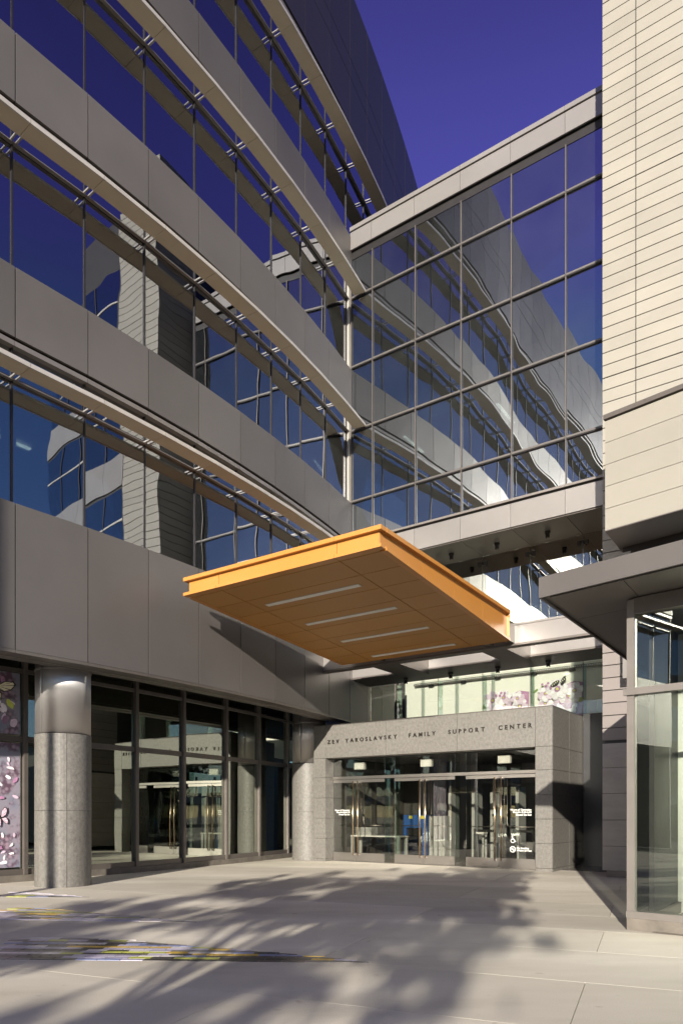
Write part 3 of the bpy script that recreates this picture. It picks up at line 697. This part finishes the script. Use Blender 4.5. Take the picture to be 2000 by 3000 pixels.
def door(a0, a1, meet):
    d = part('door', bx(a0 + .006, a1 - .006, DB - .006, DB + .006, .26, 2.33), 'glass_door', PT)
    part('top_rail', MB().cbox(a0 + .004, a1 - .004, DB - .025, DB + .025, 2.33, 2.42, .003), 'steel', d)
    part('kick_plate', MB().cbox(a0 + .004, a1 - .004, DB - .025, DB + .025, .014, .262, .003), 'steel', d)
    s = 1 if meet == a0 else -1
    hx = meet + s * .085
    part('pull_handle', MB().tube([(hx, DB - .09, .20), (hx, DB - .09, 2.36)], .017, 10), 'bronze', d, smooth=True)
    part('handle_mount', MB().box(hx - .02, hx + .02, DB - .09, DB - .025, 2.30, 2.345).box(hx - .02, hx + .02, DB - .09, DB - .025, .20, .235), 'steel', d)
    bx2 = meet + s * .19
    part('push_bar', MB().tube([(bx2, DB + .07, 2.32), (bx2, DB + .07, 1.16), (bx2 + s * .02, DB + .07, 1.10), (bx2 + s * .07, DB + .07, 1.075), (a1 - s * .14 if s > 0 else a0 - s * .14, DB + .07, 1.07)], .013, 8), 'steel', d, smooth=True)
    part('latch_box', bx(bx2 - .022, bx2 + .022, DB + .03, DB + .085, 1.34, 1.40), 'black_plastic', d)
    part('lock', MB().cyl(meet + s * .05, DB - .03, .03, .05, .015, 10), 'steel', d)
    return d
doors = []
for a0, m, a1 in PAIRS: doors.append(door(a0, m, m)); doors.append(door(m, a1, m))
for a in (-5.95, -3.73, -1.45):
    b = part('sensor_box', MB().cbox(a - .17, a + .17, DB + .10, DB + .22, 2.72, 2.93, .006), 'white_paint', PT)
    part('mount_plate', bx(a - .21, a + .21, DB + .08, DB + .28, 2.932, 2.96), 'trim_dark', b)
# printed notices on the glass
def print_text(txt, right, z, size, parent, al='RIGHT'):
    cu = bpy.data.curves.new('t', 'FONT'); cu.body = txt; cu.size = size; cu.align_x = al; cu.resolution_u = 3; cu.offset = size * .012; cu.space_line = .95; cu.extrude = .0006
    o = bpy.data.objects.new('t', cu); C.objects.link(o); bpy.context.view_layer.update()
    dg = bpy.context.evaluated_depsgraph_get(); me = bpy.data.meshes.new_from_object(o.evaluated_get(dg), depsgraph=dg); bpy.data.objects.remove(o)
    me.transform(Matrix.Rotation(R(90), 4, 'X')); me.transform(Matrix.Translation((right, DB - .009, z))); me.materials.append(MATS['white_paint'])
    return part('printed_notice', me, None, parent)
HT = 'Hours of Operation\nMon-Fri 8:30-5:30\nClosed Sat-Sun'
print_text(HT, -6.20, 1.495, .066, doors[0]); print_text(HT, -.67, 1.49, .068, doors[5])
cu_r = print_text('No Smoking\nWithin 25 Feet', -1.06, .515, .064, doors[5], 'LEFT')
def ringm(cx_, cz, r0, r1, n=28, a0=0, a1=2 * math.pi, y=DB - .009):
    mb = MB()
    for k in range(n):
        t0 = a0 + (a1 - a0) * k / n; t1 = a0 + (a1 - a0) * (k + 1) / n
        mb.poly([(cx_ + r0 * math.cos(t0), y, cz + r0 * math.sin(t0)), (cx_ + r1 * math.cos(t0), y, cz + r1 * math.sin(t0)), (cx_ + r1 * math.cos(t1), y, cz + r1 * math.sin(t1)), (cx_ + r0 * math.cos(t1), y, cz + r0 * math.sin(t1))])
    return mb
def bar(mb, x0, z0, x1, z1, h, y=DB - .0095):
    dx, dz = x1 - x0, z1 - z0; L = math.hypot(dx, dz); nx, nz = -dz / L * h, dx / L * h
    mb.poly([(x0 - nx, y, z0 - nz), (x1 - nx, y, z1 - nz), (x1 + nx, y, z1 + nz), (x0 + nx, y, z0 + nz)])
cxs = -1.165
m = ringm(cxs, .50, .062, .078); bar(m, cxs - .045, .545, cxs + .045, .455, .007); bar(m, cxs - .04, .495, cxs + .04, .495, .007, DB - .0092)
bar(m, cxs + .01, .52, cxs + .03, .535, .004)
part('no_smoking_sign', m, 'white_paint', doors[5], recalc=False)
m = ringm(cxs, .72, .043, .056, 22, R(110), R(380)); hd = ringm(cxs - .012, .835, 0, .017, 12); m.f += [tuple(i + len(m.v) for i in f) for f in hd.f]; m.v += hd.v
bar(m, cxs - .012, .815, cxs - .005, .745, .009); bar(m, cxs - .005, .75, cxs + .045, .75, .008); bar(m, cxs + .045, .752, cxs + .065, .69, .008); bar(m, cxs - .01, .785, cxs + .035, .785, .006); bar(m, cxs + .06, .69, cxs + .085, .70, .006)
part('wheelchair_sign', m, 'white_paint', doors[5], recalc=False)
# entrance hall behind the doors
HL = thing('entrance_hall', 'dim entrance hall behind the glass doors with stone side wall and far windows', 'interior hall', (O[0], O[1], 0), RZ)
part('floor', bx(-6.9, 3, .55, 14, 0, .012), 'floor_interior', HL)
part('ceiling', bx(-6.8, 1.2, 4.1, 14, 3.4, 3.6), 'interior_mid', HL)
part('ceiling', bx(-6.80, -.40, .46, 4.08, 3.10, 3.2), 'interior_mid', HL)
for z0, z1 in ((0, .68), (.68, 1.28), (1.28, 1.88), (1.88, 2.48), (2.48, 3.09)):
    for b0, b1 in ((.47, 1.85), (1.85, 3.25), (3.25, 4.6)):
        part('stone_panel', pb(-6.855, -6.80, b0 + g, b1 - g, z0 + g, z1 - g), 'stone', HL)
part('side_wall', bx(-7.0, -6.86, .42, 5.0, 0, 3.3), 'trim_dark', HL)
part('partition', bx(-6.8, -6.2, 4.62, 4.75, 0, 3.4), 'dark_interior', HL); part('partition', bx(-.35, 1.2, 6.5, 6.7, 0, 3.4), 'dark_interior', HL)
part('partition', bx(-9.5, -3.9, 10.0, 10.2, 0, 3.6), 'interior_mid', HL)
part('partition', bx(-3.3, -2.6, 9.8, 10.4, 0, 3.6), 'interior_mid', HL)
for a, b in ((-5.1, 4.2), (-3.35, 5.0), (-2.2, 7.5)): part('column', MB().cyl(a, b, 0, 3.4, .17, 24), 'interior_mid', HL, smooth=True)
for a in (-2.4, -1.2, 0, 1.2, 2.4, 3.6): part('window_mullion', bx(a - .04, a + .04, 12.5, 12.6, 0, 3.4), 'trim_dark', HL)
part('window_transom', bx(-2.6, 4, 12.5, 12.6, 2.3, 2.4), 'trim_dark', HL)

# security equipment inside
def tw(X, Y): return (X, Y, .012)
tb = thing('folding_table', 'pale long inspection table inside the left glass doors', 'table', tw(1.05, 21.9), RZ)
part('tabletop', MB().cbox(-.75, 1.0, -.28, .28, .70, .74), 'white_paint', tb)
for a, b in ((-.7, -.22), (.93, -.22), (-.7, .22), (.93, .22)): part('leg', bx(a - .05, a + .05, b - .03, b + .03, 0, .70), 'grey_plastic', tb)
tr = thing('security_tray', 'bottom grey tray of the stack on the inspection table', 'tray', (.78, 22.06, .753), RZ, 'stacked trays on the inspection table')
def tray_part(p):
    m = MB(); m.box(-.26, .26, -.18, .18, 0, .01); m.box(-.27, .27, -.19, -.17, .01, .055).box(-.27, .27, .17, .19, .01, .055).box(-.27, -.25, -.169, .169, .01, .055).box(.25, .27, -.169, .169, .01, .055)
    m.box(-.29, .29, -.21, -.191, .045, .06); return part('tray_shell', m, 'grey_plastic', p)
tray_part(tr)
for k, nm in enumerate(('second grey tray from the bottom of the stack on the inspection table', 'third grey tray from the bottom of the stack on the inspection table', 'topmost grey tray of the stack on the inspection table')):
    dup(tr, (.78, 22.06, .753 + .062 * (k + 1)), RZ, nm)
xr = thing('xray_scanner', 'blue baggage scanner with yellow labels behind the middle doors', 'baggage scanner', tw(2.35, 22.9), RZ)
part('housing', MB().cbox(-.42, .42, -.05, .75, .95, 1.36).box(-.42, -.30, -.05, .75, .05, .95).box(.28, .42, -.05, .75, .05, .95), 'blue_paint', xr)
part('tunnel', bx(-.30, .28, .05, .7, .70, .949), 'black_plastic', xr); part('conveyor', bx(-.28, .26, -.9, .05, .60, .69), 'black_plastic', xr)
for a in (-.12, .30): part('warning_label', bx(a - .07, a + .05, -.056, -.051, 1.24, 1.34), 'yellow_label', xr)
part('operator_cabinet', MB().cbox(.50, 1.05, .0, .6, 0, 1.33), 'grey_plastic', xr)
def detector(X, Y, label):
    t = thing('metal_detector', label, 'metal detector', tw(X, Y), RZ, 'walk-through metal detectors')
    for s_ in (-1, 1): part('side_post', MB().cbox(s_ * .40 - .05, s_ * .40 + .05, -.30, .30, 0, 2.05), 'grey_plastic', t)
    part('header', MB().cbox(-.45, .45, -.18, .30, 2.051, 2.22), 'trim_brown', t); return t
detector(3.90, 22.6, 'left walk-through metal detector behind the right glass doors')
detector(5.05, 21.75, 'right walk-through metal detector behind the right glass doors')
def stanchion(X, Y, label, wide):
    t = thing('barrier_stand', label, 'barrier', tw(X, Y), RZ, 'black queue barriers')
    for s_ in (-1, 1):
        part('post', MB().tube([(s_ * wide, 0, 0), (s_ * wide, 0, .98)], .025, 10), 'black_plastic', t, smooth=True); part('base', MB().cyl(s_ * wide, 0, 0, .02, .15, 16), 'black_plastic', t)
    part('belt', bx(-wide, wide, -.003, .003, .88, .95), 'black_plastic', t)
stanchion(4.05, 20.3, 'left black queue barrier behind the right glass doors', .30); stanchion(5.0, 19.6, 'right black queue barrier behind the right glass doors', .26)
st_ = thing('side_table', 'small white-topped stand between the left metal detector posts', 'stand', tw(4.1, 21.2), RZ)
part('tabletop', MB().cbox(-.17, .17, -.15, .15, .80, .86), 'white_paint', st_)
for a, b in ((-.14, -.1), (.14, -.1), (-.14, .1), (.14, .1)): part('leg', bx(a - .025, a + .025, b - .02, b + .02, 0, .80), 'grey_plastic', st_)

# ------------------------------------------------------------------ orange entrance canopy
CN = thing('orange_canopy', 'large glossy orange flat canopy with four light strips cantilevered over the entrance', 'canopy', (O[0], O[1], 0), RZ)
A0, A1, B0_, B1_ = -5.40, -.60, -6.86, -1.15
def zb(b): return 5.905 + (5.443 - 5.905) * (b - B0_) / (B1_ - B0_)
def zt_(b): return 6.278 + (6.154 - 6.278) * (b - B0_) / (B1_ - B0_)
def wedge(a0, a1, b0, b1, f0, f1):
    return MB().hexa([(a0, b0, f0(b0)), (a1, b0, f0(b0)), (a1, b1, f0(b1)), (a0, b1, f0(b1)), (a0, b0, f1(b0)), (a1, b0, f1(b0)), (a1, b1, f1(b1)), (a0, b1, f1(b1))])
ins = .09
bs = [B0_, -6.68, -6.0, -5.31, -4.60, -3.92, -3.22, -2.54, -1.84, B1_]
cs = [A0, -4.46, -1.57, A1]
part('body', wedge(A0 + ins + .02, A1 - ins - .02, B0_ + ins + .02, B1_ - .02, lambda b: zb(b) + .03, lambda b: zt_(b) - .02), 'orange_soffit', CN)
LZ = .075
for k in range(len(cs) - 1):
    a0, a1 = cs[k] + .003, cs[k + 1] - .003
    part('web_panel', wedge(max(a0, A0 + ins) + .003, min(a1, A1 - ins) - .003, B0_ + ins - .005, B0_ + ins + .02, lambda b: zb(b) + .065, lambda b: zt_(b) - LZ), 'orange_face', CN)
    part('top_lip', wedge(a0, a1, B0_, B0_ + .16, lambda b: zt_(b) - LZ, zt_), 'orange_face', CN)
    part('bottom_flange', wedge(a0, a1, B0_, B0_ + .12, lambda b: zb(b), lambda b: zb(b) + .06), 'orange_face', CN)
for s_ in (0, 1):
    for k in range(1, len(bs) - 1):
        b0, b1 = bs[k] + .003, bs[k + 1] - .003
        ao, ai = (A0, A0 + .16) if s_ == 0 else (A1 - .16, A1); fo = (A0, A0 + .12) if s_ == 0 else (A1 - .12, A1)
        part('top_lip', wedge(ao, ai, b0, b1, lambda b: zt_(b) - LZ, zt_), 'orange_face', CN)
        part('bottom_flange', wedge(fo[0], fo[1], b0, b1, zb, lambda b: zb(b) + .06), 'orange_face', CN)
    wb = [B0_ + ins, -6.62, -5.25, -3.92, -2.54, B1_]
    for k in range(len(wb) - 1):
        b0, b1 = wb[k] + .004, wb[k + 1] - .004
        aa = (A0 + ins - .005, A0 + ins + .018) if s_ == 0 else (A1 - ins - .018, A1 - ins + .005)
        part('web_panel', wedge(aa[0], aa[1], b0, b1, lambda b: zb(b) + .065, lambda b: zt_(b) - LZ), 'orange_face', CN)
part('back_panel', wedge(A0 + .02, A1 - .02, B1_ - .018, B1_ + .0, lambda b: zb(b) + .0, lambda b: zt_(b)), 'orange_face', CN)
for c_ in range(3):
    for k in range(0, len(bs) - 1):
        a0, a1 = cs[c_] + .009, cs[c_ + 1] - .009; b0, b1 = bs[k] + .009, bs[k + 1] - .009
        if c_ == 0: a0 = A0 + .122
        if c_ == 2: a1 = A1 - .122
        if k == 0: b0 = B0_ + .122
        part('soffit_panel', wedge(a0, a1, b0, b1, lambda b: zb(b) + .004, lambda b: zb(b) + .028), 'orange_soffit', CN)
for b in (-5.62, -4.26, -2.87, -1.50):
    fr = part('light_strip', wedge(-4.20, -1.84, b - .065, b + .065, lambda q: zb(q) - .006, lambda q: zb(q) + .003), 'trim_light', CN)
    part('diffuser', wedge(-4.19, -1.85, b - .053, b + .053, lambda q: zb(q) - .009, lambda q: zb(q) - .0065), 'diffuser', fr)
part('roof_sheet', wedge(A0 + .16, A1 - .16, B0_ + .16, B1_, lambda b: zt_(b) - .03, lambda b: zt_(b) - .01), 'orange_face', CN)
for a in (-4.3, -1.25, -.72):
    part('support_arm', bx(a - .09, a + .09, B1_ - .0 + .002, -.83, 5.46, 5.9), 'trim_brown', CN)

# ------------------------------------------------------------------ beige tower, right
TW = thing('beige_tower', 'tall building clad in narrow cream tiles with projecting box, right edge', 'building', (O[0], O[1], 0), RZ)
TB = -.70; TA = [1.362, 2.065, 5.0]
g = .008; dz = .2783
rowsz = []; z = 3.03
majors = (11.057, 15.22, 19.42)
zlist = [3.03 + k * dz for k in range(76)]
for k in range(75):
    z0 = zlist[k]; z1 = zlist[k + 1]
    for c_ in (0, 1):
        a0, a1 = TA[c_], TA[c_ + 1]
        big = k % 15 == 13
        gg = .014 if big else g
        m = MB().cbox(a0 + (0 if c_ == 0 else g), a1 - g, TB, TB + .03, z0 + g, z1 - gg, .004)
        if c_ == 0: m.cbox(a0, a0 + .03, TB + .031, BP + .1, z0 + g, z1 - gg, .004)
        part('cladding_tile', m, 'beige_tile' if z0 > 6.75 else 'pinkish_shade_tile', TW)  # rows up to the shadow edge take the tile with shade in its colour
for z0, z1 in ((.15, .69), (.69, 1.27), (1.27, 1.86), (1.86, 2.43), (2.43, 2.97)):
    part('render_panel', MB().cbox(1.362, 2.9, TB - .0, TB + .04, z0 + .004, z1 - .004, .004).box(1.362, 1.40, TB + .041, BP + .1, z0 + .004, z1 - .004), 'plaster', TW)
part('core', MB().box(1.405, 14, TB + .05, 8, .15, 23.8), 'trim_dark', TW)
part('plinth', bx(1.45, 5, TB + .02, TB + .3, 0, .15), 'trim_brown', TW)
part('slot_shade_sheet', bx(.02, 1.36, 2.44, 2.6, 0, 4.10), 'black_plastic', TW)  # near-black sheet standing in for the shade beside the portal
# wing continuing toward the viewer on the right (glazed, with pale bands)
for k in range(4):
    zb0 = [4.3, 9.6, 13.7, 17.8][k]
    for j in range(6):
        a0 = 5.02 + j * 1.5
        part('band_panel', bx(a0 + .005, a0 + 1.495, TB, TB + .04, zb0, zb0 + 1.3), 'panel_light', TW)
        wf = part('window_frame', bx(a0 - .03, a0 + .03, TB + .005, TB + .06, zb0 + 1.3, zb0 + 4.0), 'trim_dark', TW)
        part('pane', bx(a0 + .03, a0 + 1.47, TB + .03, TB + .04, zb0 + 1.3, zb0 + 2.8), 'glass_coated', wf); part('pane', bx(a0 + .03, a0 + 1.47, TB + .03, TB + .04, zb0 + 2.86, zb0 + 4.0), 'glass_coated', wf)
        part('transom', bx(a0 + .03, a0 + 1.47, TB + .005, TB + .05, zb0 + 2.8, zb0 + 2.86), 'trim_light', wf)
# projecting box with wider metal boards (runs at its own angle)
def loc2(P): dx, dy = P[0] - O[0], P[1] - O[1]; return (dx * U[0] + dy * U[1], dx * V[0] + dy * V[1])
Wd = (.715, -.699); Cb = (5.30, 14.42)
bxz = [7.11, 7.54, 7.99, 8.43, 8.87, 9.31]
def along(P, d, s): return (P[0] + d[0] * s, P[1] + d[1] * s)
inn = (-Wd[1], Wd[0])       # inward normal of the box front
def strip(P0, P1, d0, d1, z0, z1):
    dx, dy = P1[0] - P0[0], P1[1] - P0[1]; L = math.hypot(dx, dy); n = (-dy / L, dx / L)
    return MB().prism([loc2((P0[0] + n[0] * d0, P0[1] + n[1] * d0)), loc2((P1[0] + n[0] * d0, P1[1] + n[1] * d0)), loc2((P1[0] + n[0] * d1, P1[1] + n[1] * d1)), loc2((P0[0] + n[0] * d1, P0[1] + n[1] * d1))], z0, z1)
PB = along(Cb, Wd, 6.0); WLb = along(Cb, V, 1.62)
box_ = part('projecting_box', MB().prism([loc2(along(along(Cb, Wd, .03), inn, .03)), loc2(along(PB, inn, .03)), loc2(along(PB, V, 3)), loc2(along(WLb, Wd, .02))], 7.14, 9.36), 'trim_dark', TW)
for k in range(5):
    part('metal_board', strip(Cb, PB, 0, .028, bxz[k] + (.004 if k else 0), bxz[k + 1] - .006), 'beige_metal', box_)
    part('return_board', MB().prism([loc2(along(Cb, inn, .03)), loc2(along(along(Cb, inn, .03), Wd, .03)), loc2(along(WLb, Wd, .03)), loc2(WLb)], bxz[k] + (.004 if k else 0), bxz[k + 1] - .006), 'beige_metal', box_)
part('coping', strip(along(Cb, Wd, -.02), PB, -.05, 1.2, 9.33, 9.42), 'trim_brown', box_)
part('underside', MB().prism([loc2(along(Cb, inn, .0)), loc2(PB), loc2(along(PB, V, 3)), loc2(WLb)], 7.09, 7.108), 'trim_brown', box_)
# glazed strip below the box
Q0 = (6.05, 15.35); Q1 = along(Q0, Wd, 6)
wf = part('window_frame', strip(Q0, along(Q0, Wd, .17), -.08, .06, 4.3, 6.98), 'panel_light', TW)
part('head', strip(Q0, Q1, -.07, .05, 6.90, 7.085), 'trim_dark', wf); part('pane', strip(along(Q0, Wd, .17), Q1, 0, .014, 4.3, 6.90), 'glass_coated', wf)
part('back_panel', strip(Q0, Q1, .5, .6, 4.3, 7.08), 'interior_mid', wf)

# ------------------------------------------------------------------ glass lobby pavilion, lower right
GL = thing('glass_lobby', 'glazed corner lobby with grey frame and dark overhanging roof at the right edge', 'building', (0, 0, 0))
G0 = (3.44, 8.65); W2 = (.7385, -.6743); G1 = along(G0, W2, 6.0); GB = along(G0, V, 5.4)
def bar2(P0, P1, d0, d1, z0, z1):   # bar along P0->P1, offset to the left of travel
    dx, dy = P1[0] - P0[0], P1[1] - P0[1]; L = math.hypot(dx, dy); n = (-dy / L, dx / L)
    return MB().prism([(P0[0] + n[0] * d0, P0[1] + n[1] * d0), (P1[0] + n[0] * d0, P1[1] + n[1] * d0), (P1[0] + n[0] * d1, P1[1] + n[1] * d1), (P0[0] + n[0] * d1, P0[1] + n[1] * d1)], z0, z1)
part('kerb', bar2(G0, G1, -.0, .25, 0, .15), 'kerb_conc', GL); part('kerb', bar2(GB, along(G0, V, .2), 0, .25, 0, .15), 'kerb_conc', GL)
part('sill', bar2(along(G0, W2, -.005), G1, -.01, .12, .152, .232), 'trim_grey', GL); part('sill', bar2(GB, along(G0, V, .13), -.01, .12, .152, .232), 'trim_grey', GL)
part('corner_post', bar2(G0, along(G0, W2, .085), .0, .10, .233, 3.98), 'trim_grey', GL)
for nm, z0, z1 in (('transom', 2.83, 2.91), ('head', 3.80, 3.99)):
    part(nm, bar2(along(G0, W2, -.03 if nm == 'transom' else .086), G1, -.035 if nm == 'transom' else -.005, .0 if nm == 'transom' else .10, z0, z1), 'trim_grey' if nm == 'transom' else 'trim_brown', GL)
    part(nm, bar2(GB, along(G0, V, .11), -.02, .10, z0, z1), 'trim_grey', GL)
for z0, z1 in ((.232, 2.83), (2.91, 3.80)):
    part('pane', bar2(along(G0, W2, .085), along(G0, W2, 2.6), .04, .052, z0, z1), 'glass_show', GL); part('pane', bar2(along(G0, W2, 2.65), G1, .04, .052, z0, z1), 'glass_show', GL)
    part('pane', bar2(along(G0, V, 2.6), along(G0, V, .11), .04, .052, z0, z1), 'glass_clear', GL); part('pane', bar2(GB, along(G0, V, 2.65), .04, .052, z0, z1), 'glass_clear', GL)
part('mullion', bar2(along(G0, W2, 2.6), along(G0, W2, 2.65), .0, .1, .233, 3.8), 'trim_grey', GL)
part('mullion', bar2(along(G0, V, 2.65), along(G0, V, 2.6), .0, .1, .233, 3.8), 'trim_grey', GL)
part('side_panel', bar2(GB, along(G0, V, .55), .14, .20, .0, 3.97), 'trim_dark', GL)
part('column', MB().cyl(5.30, 10.55, 0, 3.97, .56, 48), 'column_cream', GL, smooth=True)
part('floor', MB().prism([along(G0, W2, .3), G1, along(G1, V, 5), along(GB, W2, .3)], 0, .02), 'floor_interior', GL)
part('inner_wall', MB().prism([along(GB, W2, .9), along(GB, W2, 6), along(along(GB, W2, 6), V, .1), along(along(GB, W2, .9), V, .1)], 0, 3.97), 'dark_interior', GL)
part('door_frame', MB().prism([along(along(GB, W2, .3), V, -.8), along(along(GB, W2, .55), V, -.8), along(along(GB, W2, .55), V, -.7), along(along(GB, W2, .3), V, -.7)], 0, 3.97), 'trim_dark', GL)
# roof slab overhanging the glass
T0 = (2.37, 8.62); Wc = (.695, -.719); T1 = along(T0, Wc, 7.5); TBk = along(T0, V, 6.9)
rf = part('canopy_roof', MB().prism([along(along(T0, Wc, .03), V, .03), along(T1, V, .03), along(T1, V, 6), along(TBk, Wc, .03)], 4.03, 4.235), 'trim_brown', GL)
part('fascia', bar2(T0, T1, 0, .028, 4.0, 4.245), 'panel_metal', rf); part('fascia', bar2(TBk, along(T0, V, .03), 0, .028, 4.0, 4.245), 'panel_metal', rf)
ti = along(along(T0, Wc, .11), V, .10)
for (s0, s1) in ((0, 1.15), (1.16, 3.0), (3.01, 6.3)):
    part('soffit_panel', MB().prism([along(ti, V, s0), along(along(ti, V, s0), Wc, .9), along(along(ti, V, s1), Wc, .9), along(ti, V, s1)], 4.006, 4.02), 'trim_brown', rf)
part('soffit_panel', MB().prism([along(ti, Wc, .91), along(ti, Wc, 7), along(along(ti, Wc, 7), V, 6), along(along(ti, Wc, .91), V, 6)], 4.004, 4.018), 'trim_brown', rf)

# ------------------------------------------------------------------ trees and street behind the camera (cast the shadows, show in the glass)
def tree(name, label, X, Y, h_tr, cz, rx, rz, nleaf, seed, lean=(0, 0), leaf=.11, density=1.0, mat='leaf'):
    rs = random.Random(seed); t = thing(name, label, 'tree', (X, Y, -.02))
    tk = MB(); tk.tube([(0, 0, 0), (.05, .02, h_tr * .5), (lean[0] * .5, lean[1] * .5, h_tr)], .13, 8, .08)
    tips = []
    for k in range(16):
        an = rs.uniform(0, 6.28); e = rs.uniform(.1, 1.0); rr = rx * rs.uniform(.5, 1.0)
        tip = Vector((lean[0] + math.cos(an) * rr, lean[1] + math.sin(an) * rr, cz + (e - .5) * 2 * rz * .85)); st0 = Vector((lean[0] * .5, lean[1] * .5, h_tr * rs.uniform(.75, 1)))
        mid = (st0 + tip) / 2 + Vector((rs.uniform(-.2, .2), rs.uniform(-.2, .2), .25)); tk.tube([st0, mid, tip], .05, 6, .012); tips.append((mid, tip))
        for q in range(3):
            p2 = tip + Vector((rs.gauss(0, .5), rs.gauss(0, .5), rs.gauss(0, .35))); tk.tube([mid.lerp(tip, .6), p2], .016, 5, .006); tips.append((tip, p2))
    part('trunk', tk, 'bark', t)
    v = []; f = []
    cl = []
    for m_, tp in tips:
        for q in range(5): cl.append((m_.lerp(tp, rs.uniform(.45, 1.2)) + Vector((rs.gauss(0, .25), rs.gauss(0, .25), rs.gauss(0, .18))), rs.uniform(.10, .27)))
    for k in range(nleaf):
        c, r_ = rs.choice(cl); p = c + Vector((rs.gauss(0, r_ * .55), rs.gauss(0, r_ * .55), rs.gauss(0, r_ * .42)))
        a = Vector((rs.gauss(0, 1), rs.gauss(0, 1), rs.gauss(0, 1))).normalized(); b = a.orthogonal().normalized(); s_ = leaf * rs.uniform(.6, 1.2)
        i = len(v); v += [tuple(p - a * s_), tuple(p + b * s_ * .5), tuple(p + a * s_), tuple(p - b * s_ * .5)]; f.append((i, i + 1, i + 2, i + 3))
    mb = MB(); mb.v = v; mb.f = f; part('crown', mb, mat, t, recalc=False); return t
tree('plaza_tree', 'leafy plaza tree behind the viewpoint casting the big shadow across the paving', -4.4, -6.2, 3.2, 5.0, 2.5, 1.5, 12000, 11)
tree('plaza_tree', 'second leafy plaza tree farther behind the viewpoint shading the front paving', -7.6, -14.5, 3.0, 5.0, 3.2, 1.6, 12500, 23)
for k, (X, Y) in enumerate(((14, -30), (4, -34), (-14, -38))):
    tree('street_tree', ('street tree across the road behind the right of the view', 'street tree across the road straight behind the view', 'street tree across the road behind the left of the view')[k], X, Y, 3, 6, 3.2, 2.6, 3500, 40 + k, leaf=.2)
LP = thing('lamp_post', 'tall grey lamp post behind the viewpoint shading the nearer column', 'street lamp', (-9.3, -1.0, 0))
part('pole', MB().cyl(0, 0, .1, 12.0, .12, 16, .065), 'trim_grey', LP, smooth=True); part('base', MB().cyl(0, 0, 0, .1, .2, 16), 'trim_grey', LP)
part('lantern', MB().cyl(0, 0, 12.0, 12.3, .17, 16, .24), 'trim_dark', LP); part('diffuser', MB().cyl(0, 0, 11.9, 11.995, .14, 16), 'diffuser', LP)
PK = thing('parking_structure', 'long low white parking structure across the street behind the viewpoint', 'building', (0, -60, 0))
for z in (3.0, 6.0): part('parapet', MB().box(-40, 45, -.3, 0, z, z + 1.1), 'white_paint', PK)
for z in (2.8, 5.8): part('deck', MB().box(-40, 45, .3 - 12, -.31, z, z + .2), 'interior_mid', PK)
for k in range(15): part('pillar', MB().box(-40 + k * 6, -39.4 + k * 6, -1.0, -.4, 0, 5.8), 'white_paint', PK)
NB = thing('neighbour_building', 'brown panelled building out of view at the left, mirrored in the corner lobby glass', 'building', (-29, -26, 0), R(4))
for j, z in enumerate((0, 4, 8, 12)):
    for k in range(10):
        part('wall_panel', MB().box(-.1, 0, k * 2.2, k * 2.2 + 2.18, z, z + 1.9), 'panel_metal', NB)
        part('window', MB().box(-.12, -.06, k * 2.2 + .04, k * 2.2 + 2.14, z + 1.92, z + 3.98), 'glass_coated', NB)
part('core', MB().box(-8, -.5, 0, 22, 0, 15.9), 'interior_mid', NB)
# what shows beyond the far windows of the hall
BG = thing('far_white_building', 'white low building with dark window band seen through the far hall windows', 'building', (14, 58, 0), R(-20))
part('wall', bx(-14, 14, 0, 8, 0, 2.2), 'white_paint', BG); part('wall', bx(-14, 14, 0, 8, 3.0, 4.6), 'white_paint', BG); part('window_band', MB().box(-13.8, 13.8, .3, 7.9, 2.2, 3.0), 'trim_dark', BG)
tree('young_tree', 'slender young tree silhouetted beyond the far hall windows', 9.2, 34, 1.4, 3.2, 1.2, 1.5, 1800, 77, leaf=.13)
def car(X, Y, rz, label):
    t = thing('parked_car', label, 'car', (X, Y, -.04), rz)
    prof = [(-2.1, .35), (-2.15, .75), (-1.9, .95), (-1.1, 1.02), (-.55, 1.42), (.75, 1.45), (1.45, 1.02), (2.05, .92), (2.15, .6), (2.1, .35)]
    def ext(pr, y0, y1):
        m = MB(); n = len(pr); m.v = [(a, y0, z) for a, z in pr] + [(a, y1, z) for a, z in pr]; m.f = [tuple(range(n)), tuple(reversed(range(n, 2 * n)))] + [(i, (i + 1) % n, n + (i + 1) % n, n + i) for i in range(n)]; return m
    part('body', ext(prof, -.85, .85), 'car_blue', t)
    part('side_window', ext([(-.95, 1.04), (-.5, 1.36), (.7, 1.38), (1.25, 1.04)], -.862, -.851), 'black_plastic', t)
    for a in (-1.35, 1.35):
        m = MB(); m.tube([(a, -.88, .33), (a, -.66, .33)], .33, 20); wh = part('wheel', m, 'rubber', t); part('rim', MB().tube([(a, -.892, .33), (a, -.881, .33)], .2, 16), 'steel', wh)
        part('wheel', MB().tube([(a, .66, .33), (a, .88, .33)], .33, 20), 'rubber', t)
    part('headlight', bx(2.0, 2.13, -.8, -.5, .68, .84), 'white_paint', t); part('headlight', bx(2.0, 2.13, .5, .8, .68, .84), 'white_paint', t)
car(11.0, 40, R(-20), 'dark blue car parked beyond the far hall windows')
